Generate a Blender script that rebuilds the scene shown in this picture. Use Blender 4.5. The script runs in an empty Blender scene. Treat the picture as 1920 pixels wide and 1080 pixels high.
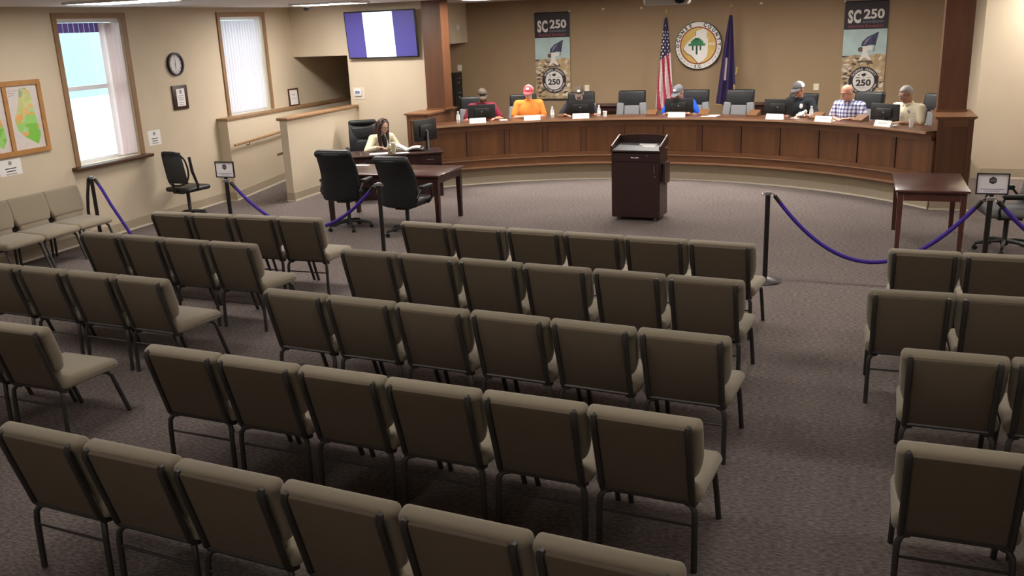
import bpy, bmesh, math, random
from mathutils import Vector, Matrix, Euler
random.seed(7)
R = math.radians
PI = math.pi
sc = bpy.context.scene
COL = sc.collection

# ------------------------------------------------------------------ camera
H = 2.75
cam_d = bpy.data.cameras.new('camera')
cam_d.sensor_width = 36.0
cam_d.lens = 1715.0 * 36.0 / 1920.0
cam_d.clip_start = 0.05
cam = bpy.data.objects.new('camera', cam_d)
COL.objects.link(cam)
right = Vector((0.9386388, 0.34261418, -0.03965764))
down = Vector((0.05947378, -0.27404252, -0.95987685))
fwd = Vector((-0.3397353, 0.89861906, -0.27760351))
m = Matrix((right, -down, -fwd)).transposed().to_4x4()
m.translation = Vector((0, 0, H))
cam.matrix_world = m
sc.camera = cam

# ------------------------------------------------------------------ world, exposure
w = bpy.data.worlds.new('world')
sc.world = w
w.use_nodes = True
bg = w.node_tree.nodes['Background']
bg.inputs[0].default_value = (0.80, 0.92, 1.0, 1)
bg.inputs[1].default_value = 5.0
vs = sc.view_settings
vs.view_transform = 'Standard'
vs.look = 'None'
vs.exposure = 0.0
vs.gamma = 1.0
vs.use_curve_mapping = False
PANEL_LEFT = 48.0     # ceiling panel near the television wall
PANEL_FRONT = 9.0    # panels in front of the dais
PANEL_DAIS = 51.0     # panels over the council seats
PANEL_SEATS = 19.0    # panels over the front seats
PANEL_REAR = 9.0      # panels over the rear seats, dimmed

# ------------------------------------------------------------------ materials
MATS = {}
def mat(name, col, rough=0.6, metal=0.0, var=0.0, vscale=20.0, stretch=(1, 1, 1), bump=0.0, bscale=120.0, emit=0.0, alpha=1.0, trans=0.0, coat=0.0, spec=0.5):
    if name in MATS: return MATS[name]
    ma = bpy.data.materials.new(name)
    ma.use_nodes = True
    nt = ma.node_tree
    b = nt.nodes['Principled BSDF']
    b.inputs['Base Color'].default_value = (*col, 1)
    b.inputs['Roughness'].default_value = rough
    b.inputs['Metallic'].default_value = metal
    b.inputs['Specular IOR Level'].default_value = spec
    b.inputs['Coat Weight'].default_value = coat
    b.inputs['Transmission Weight'].default_value = trans
    b.inputs['Alpha'].default_value = alpha
    if emit > 0:
        b.inputs['Emission Color'].default_value = (*col, 1)
        b.inputs['Emission Strength'].default_value = emit
    if var > 0 or bump > 0:
        tc = nt.nodes.new('ShaderNodeTexCoord')
        mp = nt.nodes.new('ShaderNodeMapping')
        mp.inputs['Scale'].default_value = stretch
        nt.links.new(tc.outputs['Object'], mp.inputs[0])
    if var > 0:
        n = nt.nodes.new('ShaderNodeTexNoise')
        n.inputs['Scale'].default_value = vscale
        n.inputs['Detail'].default_value = 5
        nt.links.new(mp.outputs[0], n.inputs['Vector'])
        r = nt.nodes.new('ShaderNodeValToRGB')
        r.color_ramp.elements[0].position = 0.3
        r.color_ramp.elements[1].position = 0.7
        r.color_ramp.elements[0].color = (*[c * (1 - var) for c in col], 1)
        r.color_ramp.elements[1].color = (*[min(1, c * (1 + var)) for c in col], 1)
        nt.links.new(n.outputs['Fac'], r.inputs[0])
        nt.links.new(r.outputs[0], b.inputs['Base Color'])
    if bump > 0:
        n2 = nt.nodes.new('ShaderNodeTexNoise')
        n2.inputs['Scale'].default_value = bscale
        n2.inputs['Detail'].default_value = 3
        nt.links.new(mp.outputs[0], n2.inputs['Vector'])
        bu = nt.nodes.new('ShaderNodeBump')
        bu.inputs['Strength'].default_value = bump
        bu.inputs['Distance'].default_value = 0.01
        nt.links.new(n2.outputs['Fac'], bu.inputs['Height'])
        nt.links.new(bu.outputs[0], b.inputs['Normal'])
    MATS[name] = ma
    return ma

M_WALL = mat('beige_paint', (0.60, 0.505, 0.375), 0.75, var=0.03, vscale=2.0, bump=0.05, bscale=200)
M_BROWN = mat('brown_paint', (0.315, 0.215, 0.125), 0.7, var=0.03, vscale=2.0, bump=0.05, bscale=200)
M_CEIL = mat('ceiling_tile', (0.76, 0.72, 0.73), 0.9, var=0.05, vscale=60, bump=0.2, bscale=150)
M_OAK = mat('oak_brown', (0.118, 0.046, 0.020), 0.42, var=0.22, vscale=9, stretch=(1, 1, 0.12), bump=0.03, bscale=60)
M_OAKH = mat('oak_brown_horizontal', (0.175, 0.075, 0.031), 0.4, var=0.2, vscale=7, stretch=(0.3, 0.3, 3), bump=0.03, bscale=60)
M_PANEL = mat('oak_panel', (0.150, 0.058, 0.019), 0.45, var=0.25, vscale=8, stretch=(1, 1, 0.10))
M_TRIM = mat('window_trim_wood', (0.27, 0.155, 0.075), 0.5, var=0.15, vscale=12, stretch=(1, 1, 0.2))
M_SILL = mat('dark_sill_wood', (0.075, 0.030, 0.015), 0.4, var=0.2, vscale=10, stretch=(1, 0.2, 1))
M_BASE = mat('tan_rubber_base', (0.42, 0.345, 0.25), 0.55, var=0.03)
M_BASEW = mat('pale_base_edge', (0.72, 0.66, 0.55), 0.5, var=0.02)
M_TAN = mat('tan_riser', (0.30, 0.235, 0.15), 0.7, var=0.04)
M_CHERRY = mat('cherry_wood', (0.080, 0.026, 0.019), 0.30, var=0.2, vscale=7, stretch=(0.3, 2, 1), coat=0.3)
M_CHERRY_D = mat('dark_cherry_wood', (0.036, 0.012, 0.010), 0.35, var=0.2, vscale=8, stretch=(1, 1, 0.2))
M_MAHOG = mat('mahogany_laminate', (0.033, 0.0125, 0.0115), 0.38, var=0.15, vscale=10, stretch=(1, 1, 0.15))
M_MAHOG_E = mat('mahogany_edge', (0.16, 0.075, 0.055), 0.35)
M_FABRIC = mat('olive_taupe_fabric', (0.270, 0.225, 0.163), 0.95, var=0.12, vscale=300, bump=0.25, bscale=500, spec=0.2)
M_FABRIC.node_tree.nodes['Principled BSDF'].inputs['Sheen Weight'].default_value = 0.35
M_FABRIC_SHADED = mat('olive_taupe_fabric_shaded', (0.135, 0.106, 0.078), 0.95, var=0.12, vscale=300, bump=0.2, bscale=500, spec=0.2)  # darker copy of the cushion fabric, shade of the chair rear in its colour
M_FRAME = mat('gunmetal_frame', (0.048, 0.043, 0.041), 0.45, metal=0.3, var=0.1, vscale=40)
M_LEATHER = mat('black_leather', (0.009, 0.0095, 0.011), 0.45, var=0.2, vscale=30, bump=0.15, bscale=90, spec=0.35)
M_GREYF = mat('grey_mesh_fabric', (0.17, 0.17, 0.175), 0.85, var=0.1, vscale=200)
M_BLACK = mat('black_plastic', (0.007, 0.007, 0.0075), 0.45, var=0.05)
M_MESH = mat('black_mesh', (0.030, 0.028, 0.028), 0.8, var=0.3, vscale=220)
M_CHROME = mat('chrome', (0.65, 0.65, 0.66), 0.2, metal=1.0, var=0.02)
M_STEEL = mat('grey_steel', (0.30, 0.30, 0.31), 0.4, metal=0.7, var=0.05)
M_ROPE = mat('indigo_velour_rope', (0.045, 0.014, 0.25), 0.85, var=0.25, vscale=90, bump=0.2)
M_POST = mat('black_post', (0.012, 0.010, 0.010), 0.35, var=0.05)
M_WHITE = mat('white_paper', (0.82, 0.80, 0.78), 0.8, var=0.02)
M_PLATE = mat('white_nameplate', (0.85, 0.84, 0.82), 0.5, var=0.02)
M_INK = mat('dark_ink', (0.03, 0.03, 0.035), 0.8, var=0.05)
M_INKG = mat('grey_ink', (0.30, 0.29, 0.30), 0.8, var=0.05)
M_INKB = mat('blue_ink', (0.12, 0.16, 0.38), 0.8, var=0.05)
M_SIGN = mat('lavender_sign_paper', (0.84, 0.80, 0.86), 0.6, var=0.02)
M_PLASTW = mat('white_plastic', (0.75, 0.74, 0.72), 0.4, var=0.02)
M_CREAM = mat('cream_plate', (0.75, 0.66, 0.48), 0.5, var=0.02)
M_GOLD = mat('gold', (0.62, 0.42, 0.14), 0.4, metal=0.5, var=0.05)
M_CLEAR = mat('clear_plastic', (0.86, 0.88, 0.90), 0.15, alpha=0.55)
M_VINYLW = mat('white_vinyl', (0.80, 0.80, 0.83), 0.5, var=0.02)

def glass_mat():
    ma = bpy.data.materials.new('window_glass'); ma.use_nodes = True
    nt = ma.node_tree; nt.nodes.clear()
    o = nt.nodes.new('ShaderNodeOutputMaterial')
    mix = nt.nodes.new('ShaderNodeMixShader'); mix.inputs[0].default_value = 0.06
    t = nt.nodes.new('ShaderNodeBsdfTransparent'); t.inputs[0].default_value = (0.93, 0.98, 0.98, 1)
    g = nt.nodes.new('ShaderNodeBsdfGlossy'); g.inputs['Roughness'].default_value = 0.05
    nt.links.new(t.outputs[0], mix.inputs[1]); nt.links.new(g.outputs[0], mix.inputs[2])
    nt.links.new(mix.outputs[0], o.inputs[0])
    return ma
M_GLASS = glass_mat()

def vane_mat(name, col, tr):
    ma = bpy.data.materials.new(name); ma.use_nodes = True
    nt = ma.node_tree; nt.nodes.clear()
    o = nt.nodes.new('ShaderNodeOutputMaterial')
    mix = nt.nodes.new('ShaderNodeMixShader'); mix.inputs[0].default_value = tr
    d = nt.nodes.new('ShaderNodeBsdfDiffuse')
    t = nt.nodes.new('ShaderNodeBsdfTranslucent')
    n = nt.nodes.new('ShaderNodeTexNoise'); n.inputs['Scale'].default_value = 40
    rp = nt.nodes.new('ShaderNodeValToRGB')
    rp.color_ramp.elements[0].color = (*[c * 0.96 for c in col], 1); rp.color_ramp.elements[1].color = (*col, 1)
    nt.links.new(n.outputs['Fac'], rp.inputs[0])
    nt.links.new(rp.outputs[0], d.inputs[0]); nt.links.new(rp.outputs[0], t.inputs[0])
    nt.links.new(d.outputs[0], mix.inputs[1]); nt.links.new(t.outputs[0], mix.inputs[2])
    nt.links.new(mix.outputs[0], o.inputs[0])
    return ma
M_VANE = vane_mat('blind_vane_vinyl', (0.88, 0.86, 0.90), 0.5)
M_VANE_ROOMLIT = vane_mat('roomlit_vane_vinyl', (0.92, 0.80, 0.78), 0.30)  # same blind vinyl, warm tint of the room light put into the colour

def carpet_mat():
    ma = bpy.data.materials.new('grey_brown_carpet'); ma.use_nodes = True
    nt = ma.node_tree; b = nt.nodes['Principled BSDF']
    b.inputs['Roughness'].default_value = 1.0
    b.inputs['Specular IOR Level'].default_value = 0.1
    tc = nt.nodes.new('ShaderNodeTexCoord')
    def noise(scale, st, detail=3):
        mp = nt.nodes.new('ShaderNodeMapping'); mp.inputs['Scale'].default_value = st
        nt.links.new(tc.outputs['Object'], mp.inputs[0])
        n = nt.nodes.new('ShaderNodeTexNoise'); n.inputs['Scale'].default_value = scale; n.inputs['Detail'].default_value = detail
        nt.links.new(mp.outputs[0], n.inputs['Vector'])
        return n
    n1 = noise(55, (0.5, 1.4, 1), 4); n2 = noise(1.2, (1, 1, 1), 2)
    r = nt.nodes.new('ShaderNodeValToRGB')
    r.color_ramp.elements[0].position = 0.35; r.color_ramp.elements[0].color = (0.110, 0.088, 0.082, 1)
    r.color_ramp.elements[1].position = 0.68; r.color_ramp.elements[1].color = (0.245, 0.205, 0.192, 1)
    nt.links.new(n1.outputs['Fac'], r.inputs[0])
    mx = nt.nodes.new('ShaderNodeMixRGB'); mx.blend_type = 'MULTIPLY'; mx.inputs[0].default_value = 0.35
    r2 = nt.nodes.new('ShaderNodeValToRGB')
    r2.color_ramp.elements[0].position = 0.3; r2.color_ramp.elements[0].color = (0.72, 0.72, 0.75, 1)
    r2.color_ramp.elements[1].position = 0.7; r2.color_ramp.elements[1].color = (1, 1, 1, 1)
    nt.links.new(n2.outputs['Fac'], r2.inputs[0])
    nt.links.new(r.outputs[0], mx.inputs[1]); nt.links.new(r2.outputs[0], mx.inputs[2])
    nt.links.new(mx.outputs[0], b.inputs['Base Color'])
    bu = nt.nodes.new('ShaderNodeBump'); bu.inputs['Strength'].default_value = 0.4; bu.inputs['Distance'].default_value = 0.01
    nt.links.new(n1.outputs['Fac'], bu.inputs['Height']); nt.links.new(bu.outputs[0], b.inputs['Normal'])
    return ma
M_CARPET = carpet_mat()

# ------------------------------------------------------------------ mesh helpers
def bx(bm, x0, x1, y0, y1, z0, z1):
    v = [bm.verts.new(p) for p in ((x0, y0, z0), (x1, y0, z0), (x1, y1, z0), (x0, y1, z0), (x0, y0, z1), (x1, y0, z1), (x1, y1, z1), (x0, y1, z1))]
    for f in ((0, 3, 2, 1), (4, 5, 6, 7), (0, 1, 5, 4), (1, 2, 6, 5), (2, 3, 7, 6), (3, 0, 4, 7)):
        bm.faces.new([v[i] for i in f])
    return v
def merge(dst, src, M=None):
    if M is not None: src.transform(M)
    mp = {}
    for v in src.verts: mp[v] = dst.verts.new(v.co)
    for f in src.faces:
        try:
            nf = dst.faces.new([mp[v] for v in f.verts]); nf.material_index = f.material_index
        except ValueError: pass
    src.free()
def rbx(bm, c, s, r, seg=2, M=None, warp=None, cuts=()):
    t = bmesh.new()
    bx(t, -s[0] / 2, s[0] / 2, -s[1] / 2, s[1] / 2, -s[2] / 2, s[2] / 2)
    r = min(r, min(s) * 0.49)
    bmesh.ops.bevel(t, geom=list(t.edges), offset=r, segments=seg, profile=0.5, affect='EDGES')
    for cz in cuts:
        bmesh.ops.bisect_plane(t, geom=list(t.verts) + list(t.edges) + list(t.faces), plane_co=(0, 0, cz), plane_no=(0, 0, 1))
    if warp:
        for v in t.verts: v.co = Vector(warp(v.co))
    mm = Matrix.Translation(c)
    if M is not None: mm = mm @ M
    merge(bm, t, mm)
def tube(bm, pts, r, n=8, cap=True):
    pts = [Vector(p) for p in pts]
    rs = r if isinstance(r, (list, tuple)) else [r] * len(pts)
    rings = []
    d0 = (pts[1] - pts[0]).normalized()
    u = d0.orthogonal().normalized()
    for i, p in enumerate(pts):
        if i == 0: d = pts[1] - pts[0]
        elif i == len(pts) - 1: d = pts[-1] - pts[-2]
        else: d = (pts[i + 1] - p).normalized() + (p - pts[i - 1]).normalized()
        d.normalize()
        u = (u - d * u.dot(d)).normalized()
        v = d.cross(u)
        rings.append([bm.verts.new(p + (u * math.cos(2 * PI * k / n) + v * math.sin(2 * PI * k / n)) * rs[i]) for k in range(n)])
    for a, b in zip(rings, rings[1:]):
        for k in range(n): bm.faces.new((a[k], a[(k + 1) % n], b[(k + 1) % n], b[k]))
    if cap:
        bm.faces.new(list(reversed(rings[0]))); bm.faces.new(rings[-1])
def lathe(bm, prof, n=20, c=(0, 0, 0), M=None):
    t = bmesh.new()
    rings = []
    for (r, z) in prof:
        rings.append([t.verts.new((r * math.cos(2 * PI * k / n), r * math.sin(2 * PI * k / n), z)) for k in range(n)])
    for a, b in zip(rings, rings[1:]):
        for k in range(n): t.faces.new((a[k], a[(k + 1) % n], b[(k + 1) % n], b[k]))
    t.faces.new(list(reversed(rings[0]))); t.faces.new(rings[-1])
    mm = Matrix.Translation(c)
    if M is not None: mm = mm @ M
    merge(bm, t, mm)
def prism(bm, poly, z0, z1, M=None):
    t = bmesh.new()
    a = [t.verts.new((p[0], p[1], z0)) for p in poly]; b = [t.verts.new((p[0], p[1], z1)) for p in poly]
    n = len(poly)
    t.faces.new(list(reversed(a))); t.faces.new(b)
    for k in range(n): t.faces.new((a[k], a[(k + 1) % n], b[(k + 1) % n], b[k]))
    bmesh.ops.recalc_face_normals(t, faces=t.faces)
    merge(bm, t, M)
def ell(bm, c, rad, M=None, u=16, v=10):
    t = bmesh.new()
    bmesh.ops.create_uvsphere(t, u_segments=u, v_segments=v, radius=1)
    mm = Matrix.Translation(c)
    if M is not None: mm = mm @ M
    merge(bm, t, mm @ Matrix.Diagonal((*rad, 1)))
def capsule(bm, p0, p1, r0, r1, n=12):
    p0 = Vector(p0); p1 = Vector(p1)
    ell(bm, p0, (r0,) * 3, u=n, v=8); ell(bm, p1, (r1,) * 3, u=n, v=8)
    tube(bm, [p0, p1], [r0, r1], n)
def NB(): return bmesh.new()
def finish(name, me, material, parent=None, smooth=40, loc=None, rot=None, kind=None, label=None):
    if material is not None and not me.materials: me.materials.append(material)
    if smooth:
        for p in me.polygons: p.use_smooth = True
        me.set_sharp_from_angle(angle=R(smooth))
    o = bpy.data.objects.new(name, me)
    COL.objects.link(o)
    if parent is not None: o.parent = parent
    if loc is not None: o.location = loc
    if rot is not None: o.rotation_euler = rot
    if kind: o['kind'] = kind
    if label: o['label'] = label
    return o
def obj(name, bm, material, parent=None, smooth=40, loc=None, rot=None, kind=None, label=None, fixn=False):
    me = bpy.data.meshes.new(name)
    if fixn: bmesh.ops.recalc_face_normals(bm, faces=bm.faces)
    bm.to_mesh(me); bm.free()
    return finish(name, me, material, parent, smooth, loc, rot, kind, label)
def thing(name, label, cat, loc=(0, 0, 0), rotz=0.0, group=None, rot=None):
    o = bpy.data.objects.new(name, None)
    o.empty_display_size = 0.1
    COL.objects.link(o)
    o.location = loc
    o.rotation_euler = rot if rot is not None else (0, 0, rotz)
    o['label'] = label; o['category'] = cat
    if group: o['group'] = group
    return o
def tag(o, label, cat, group=None):
    o['label'] = label; o['category'] = cat
    if group: o['group'] = group
    return o
def struct(o):
    o['kind'] = 'structure'; return o
def copy_tree(o, parent=None):
    c = o.copy(); COL.objects.link(c); c.parent = parent
    for ch in o.children: copy_tree(ch, c)
    return c
def dup(root, loc, rotz, label=None, group=None):
    c = copy_tree(root)
    c.location = loc; c.rotation_euler = (0, 0, rotz)
    if label: c['label'] = label
    if group: c['group'] = group
    return c
def box(name, dims, material, parent=None, **k):
    b = NB(); bx(b, *dims); return obj(name, b, material, parent, smooth=0, **k)
def rbox(name, c, s, r, material, parent=None, seg=2, M=None, warp=None, cuts=(), **k):
    b = NB(); rbx(b, c, s, r, seg, M, warp, cuts); return obj(name, b, material, parent, **k)
WALL_BACK = (PI / 2, 0, 0)          # local x -> +X, y -> +Z, z -> -Y
WALL_LEFT = (PI / 2, 0, PI / 2)     # local x -> +Y, y -> +Z, z -> +X
def text_bm(txt, size, extrude=0.001, align='CENTER', sx=1.0, bold=0.0):
    cu = bpy.data.curves.new('t', 'FONT')
    cu.body = txt; cu.size = size; cu.extrude = extrude; cu.align_x = align; cu.align_y = 'CENTER'
    cu.resolution_u = 3
    cu.offset = bold
    o = bpy.data.objects.new('t', cu); COL.objects.link(o)
    dg = bpy.context.evaluated_depsgraph_get()
    me = bpy.data.meshes.new_from_object(o.evaluated_get(dg))
    b = NB(); b.from_mesh(me)
    bmesh.ops.transform(b, matrix=Matrix.Diagonal((sx, 1, 1, 1)), verts=b.verts)
    bpy.data.objects.remove(o); bpy.data.meshes.remove(me); bpy.data.curves.remove(cu)
    return b
def text(txt, size, material, parent, x, y, z, sx=1.0, rot=0.0, bold=0.0, name='lettering', extrude=0.001):
    b = text_bm(txt, size, extrude, sx=sx, bold=bold)
    b.transform(Matrix.Translation((x, y, z)) @ Matrix.Rotation(rot, 4, 'Z'))
    return obj(name, b, material, parent, smooth=0)
def ring_text(txt, size, rad, a0, a1, material, parent, z, inward=False, bold=0.0, name='lettering', single=False):
    b = NB()
    n = len(txt)
    for i, ch in enumerate(txt if single else ''):
        a = a0 + (a1 - a0) * (i / max(1, n - 1))
        t = text_bm(ch, size, 0.001, bold=bold)
        t.transform(Matrix.Translation((rad * math.cos(a), rad * math.sin(a), z)) @ Matrix.Rotation(a + PI / 2 if inward else a - PI / 2, 4, 'Z'))
        obj('letter', t, material, parent, smooth=0)
    if single: b.free(); return
    for i, ch in enumerate(txt):
        if ch == ' ': continue
        a = a0 + (a1 - a0) * (i / max(1, n - 1))
        t = text_bm(ch, size, 0.001, bold=bold)
        rt = a + PI / 2 if inward else a - PI / 2
        merge(b, t, Matrix.Translation((rad * math.cos(a), rad * math.sin(a), z)) @ Matrix.Rotation(rt, 4, 'Z'))
    return obj(name, b, material, parent, smooth=0)
def disc_poly(r, n=48, cx=0, cy=0):
    return [(cx + r * math.cos(2 * PI * k / n), cy + r * math.sin(2 * PI * k / n)) for k in range(n)]
def ring_bm(b, r0, r1, z0, z1, n=48):
    t = NB()
    q = [[t.verts.new((r * math.cos(2 * PI * k / n), r * math.sin(2 * PI * k / n), z)) for k in range(n)] for r, z in ((r0, z0), (r1, z0), (r1, z1), (r0, z1))]
    for i in range(4):
        a = q[i]; c = q[(i + 1) % 4]
        for k in range(n): t.faces.new((a[k], a[(k + 1) % n], c[(k + 1) % n], c[k]))
    bmesh.ops.recalc_face_normals(t, faces=t.faces)
    merge(b, t)

# ------------------------------------------------------------------ room shell
XL = -10.085; CEIL = 3.2; YB = 18.57; YTV = 15.43; XR = 4.3; YR = -3.5; YFR = 16.65
struct(box('floor', (XL - 0.3, XR + 0.3, YR - 0.3, YB + 0.3, -0.2, 0.0), M_CARPET))
struct(box('ceiling', (XL - 0.3, XR + 0.3, YR - 0.3, YB + 0.3, CEIL, CEIL + 0.2), M_CEIL))
# left wall with two window openings
W1 = (9.86, 11.06, 1.08, 3.05); W2 = (13.32, 14.53, 1.42, 3.05)
b = NB(); T0, T1 = XL - 0.28, XL
bx(b, T0, T1, YR - 0.3, W1[0], 0, CEIL); bx(b, T0, T1, W1[1], W2[0], 0, CEIL); bx(b, T0, T1, W2[1], YB + 0.3, 0, CEIL)
for W in (W1, W2):
    bx(b, T0, T1, W[0], W[1], 0, W[2]); bx(b, T0, T1, W[0], W[1], W[3], CEIL)
struct(obj('wall_left', b, M_WALL, smooth=0))
struct(box('wall_rear', (XL, XR, YR - 0.25, YR, 0, CEIL), M_WALL))
struct(box('wall_right', (XR, XR + 0.25, YR - 0.25, YB + 0.3, 0, CEIL), M_WALL))
b = NB(); bx(b, -8.92, 1.85, YB, YB + 0.25, 0, CEIL)
struct(obj('wall_back', b, M_BROWN, smooth=0))
struct(box('wall_ramp_end', (XL, -8.92, YB, YB + 0.25, 0, CEIL), M_WALL))
b = NB(); bx(b, 1.85, XR, YFR, YFR + 0.2, 0, CEIL); bx(b, 1.85, 2.0, YFR + 0.2, YB + 0.25, 0, CEIL)
struct(obj('wall_front_right', b, M_WALL, smooth=0))
b = NB(); bx(b, -8.92, -7.10, YTV, YTV + 0.14, 0, CEIL); bx(b, -8.92, -8.78, YTV + 0.14, YB, 0, CEIL)
bx(b, XL, -8.92, YTV, YTV + 0.3, 2.3, CEIL)
struct(obj('wall_front_left', b, M_WALL, smooth=0))
struct(box('ceiling_ramp', (XL, -8.92, YTV + 0.3, YB, 2.3, 2.4), M_WALL))
struct(box('wall_alcove_soffit', (-8.78, -7.80, 17.75, YB, 2.40, CEIL), M_WALL))
# ramp between ledge wall and half wall
b = NB(); prism(b, [(12.9, 0.002), (YB, 0.38), (YB, 0.0), (12.9, 0.0)], 0, 1, Matrix(((0, 0, 0.985, -9.90), (1, 0, 0, 0), (0, 1, 0, 0), (0, 0, 0, 1))))
struct(obj('floor_ramp', b, M_CARPET, smooth=0, fixn=True))
struct(box('wall_ramp_ledge', (XL, -9.89, 12.95, YB, 0, 1.37), M_WALL))
struct(box('trim_1', (XL, -9.865, 12.92, YB, 1.37, 1.405), M_TRIM))
struct(box('wall_ramp_side', (-8.935, -8.795, 13.06, YTV, 0, 1.355), M_WALL))
struct(rbox('trim_2', (-8.865, 14.22, 1.378), (0.22, 2.40, 0.045), 0.012, M_TRIM))
# baseboards: tan band with a pale edge at the carpet
def baseboard(name, segs, h=0.15):
    e = bpy.data.objects.new(name, None); COL.objects.link(e); struct(e)
    b1 = NB(); b2 = NB()
    for (x0, y0, x1, y1, nx, ny) in segs:
        for bb, t, z0, z1 in ((b1, 0.012, 0.02, h), (b2, 0.022, 0.0, 0.025)):
            xa, xb = sorted((x0, x1)); ya, yb = sorted((y0, y1))
            if nx: xa, xb = (x0, x0 + t) if nx > 0 else (x0 - t, x0)
            else: ya, yb = (y0, y0 + t) if ny > 0 else (y0 - t, y0)
            bx(bb, xa, xb, ya, yb, z0, z1)
    obj('base_band', b1, M_BASE, e, smooth=0); obj('base_edge', b2, M_BASEW, e, smooth=0)
baseboard('baseboard_left', [(XL, YR, XL, 12.95, 1, 0), (XL, 12.95, -9.89, 12.95, 0, -1)])
baseboard('baseboard_ramp', [(-8.935, 13.06, -8.795, 13.06, 0, -1), (-8.795, 13.06, -8.795, YTV, 1, 0)])
baseboard('baseboard_front_left', [(-8.78, YTV, -7.5, YTV, 0, -1)])
baseboard('baseboard_front_right', [(2.0, YFR, XR, YFR, 0, -1)], 0.17)
# sloping base along the ramp
e = bpy.data.objects.new('baseboard_ramp_ledge', None); COL.objects.link(e); struct(e)
Mr = Matrix(((0, 0, 0.014, -9.892), (1, 0, 0, 0), (0, 1, 0, 0), (0, 0, 0, 1)))
b = NB(); prism(b, [(12.95, 0.01), (YB, 0.385), (YB, 0.53), (12.95, 0.155)], 0, 1, Mr); obj('base_band', b, M_BASE, e, smooth=0, fixn=True)
Mr2 = Matrix(((0, 0, 0.022, -9.892), (1, 0, 0, 0), (0, 1, 0, 0), (0, 0, 0, 1)))
b = NB(); prism(b, [(12.95, 0.0), (YB, 0.38), (YB, 0.405), (12.95, 0.028)], 0, 1, Mr2); obj('base_edge', b, M_BASEW, e, smooth=0, fixn=True)

# ------------------------------------------------------------------ windows
def window(n, W, blind_closed):
    y0, y1, z0, z1 = W
    root = bpy.data.objects.new('window_%d' % n, None); COL.objects.link(root); struct(root)
    tw = 0.075
    for nm, d in (('trim_jamb', (XL, XL + 0.025, y0 - tw, y0, z0, z1 + tw)), ('trim_jamb', (XL, XL + 0.025, y1, y1 + tw, z0, z1 + tw)), ('trim_head', (XL, XL + 0.028, y0, y1, z1, z1 + tw))):
        box(nm, d, M_TRIM, root)
    xg = XL - 0.17
    fr = 0.05; zm = (z0 + z1) / 2 + 0.05
    box('sash_stile', (xg - 0.03, xg + 0.03, y0, y0 + fr, z0, z1), M_VINYLW, root)
    box('sash_stile', (xg - 0.03, xg + 0.03, y1 - fr, y1, z0, z1), M_VINYLW, root)
    box('sash_rail', (xg - 0.03, xg + 0.03, y0 + fr, y1 - fr, z0, z0 + fr), M_VINYLW, root)
    box('sash_rail', (xg - 0.03, xg + 0.03, y0 + fr, y1 - fr, z1 - fr, z1), M_VINYLW, root)
    box('meeting_rail', (xg - 0.035, xg + 0.035, y0 + fr, y1 - fr, zm - 0.03, zm + 0.03), M_VINYLW, root)
    box('pane', (xg - 0.004, xg + 0.004, y0 + fr, y1 - fr, zm + 0.03, z1 - fr), M_GLASS, root)
    box('pane', (xg - 0.004, xg + 0.004, y0 + fr, y1 - fr, z0 + fr, zm - 0.03), M_GLASS, root)
    box('blind_headrail', (XL - 0.10, XL - 0.04, y0 + 0.01, y1 - 0.01, z1 - 0.05, z1), M_VINYLW, root)
    vb = NB()
    hgt = z1 - 0.06 - z0 - 0.03
    t = 0.0025
    # one curved vane, shared by all
    nseg = 5; wv = 0.088
    pts = []
    for k in range(nseg + 1):
        s = -wv / 2 + wv * k / nseg
        pts.append((s, 0.010 * (1 - (2 * s / wv) ** 2)))
    poly = pts + [(p[0], p[1] - t) for p in reversed(pts)]
    prism(vb, poly, 0, hgt)
    vme = bpy.data.meshes.new('vane'); vb.to_mesh(vme); vb.free(); vme.materials.append(M_VANE if blind_closed else M_VANE_ROOMLIT)
    if blind_closed:
        nv = 15; ys = [y0 + 0.05 + (y1 - y0 - 0.12) * k / (nv - 1) for k in range(nv)]; rot = R(80)
    else:
        nv = 8; ys = [y1 - 0.03 - 0.042 * k for k in range(nv)]; rot = R(18)
    for k, y in enumerate(ys):
        v = bpy.data.objects.new('blind_vane', vme); COL.objects.link(v); v.parent = root
        v.location = (XL - 0.07, y, z0 + 0.03); v.rotation_euler = (0, 0, rot + (random.uniform(-0.05, 0.05)))
    return root
w1 = window(1, W1, False)
w2 = window(2, W2, True)
# striped valance lining at the head of the first window
for k in range(10):
    yy = W1[0] + 0.06 + k * 0.095
    rbox('valance_strip', (XL - 0.135, yy + 0.036, W1[3] - 0.12), (0.008, 0.090, 0.13), 0.003, mat('violet_vane', (0.20, 0.12, 0.50), 0.7, var=0.05), w1, seg=1)
tag(rbox('window_sill', (XL + 0.045, (W1[0] + W1[1]) / 2, 1.05), (0.15, 1.50, 0.05), 0.01, M_SILL), 'dark stained wooden sill under the open-blind window', 'sill')
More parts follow.
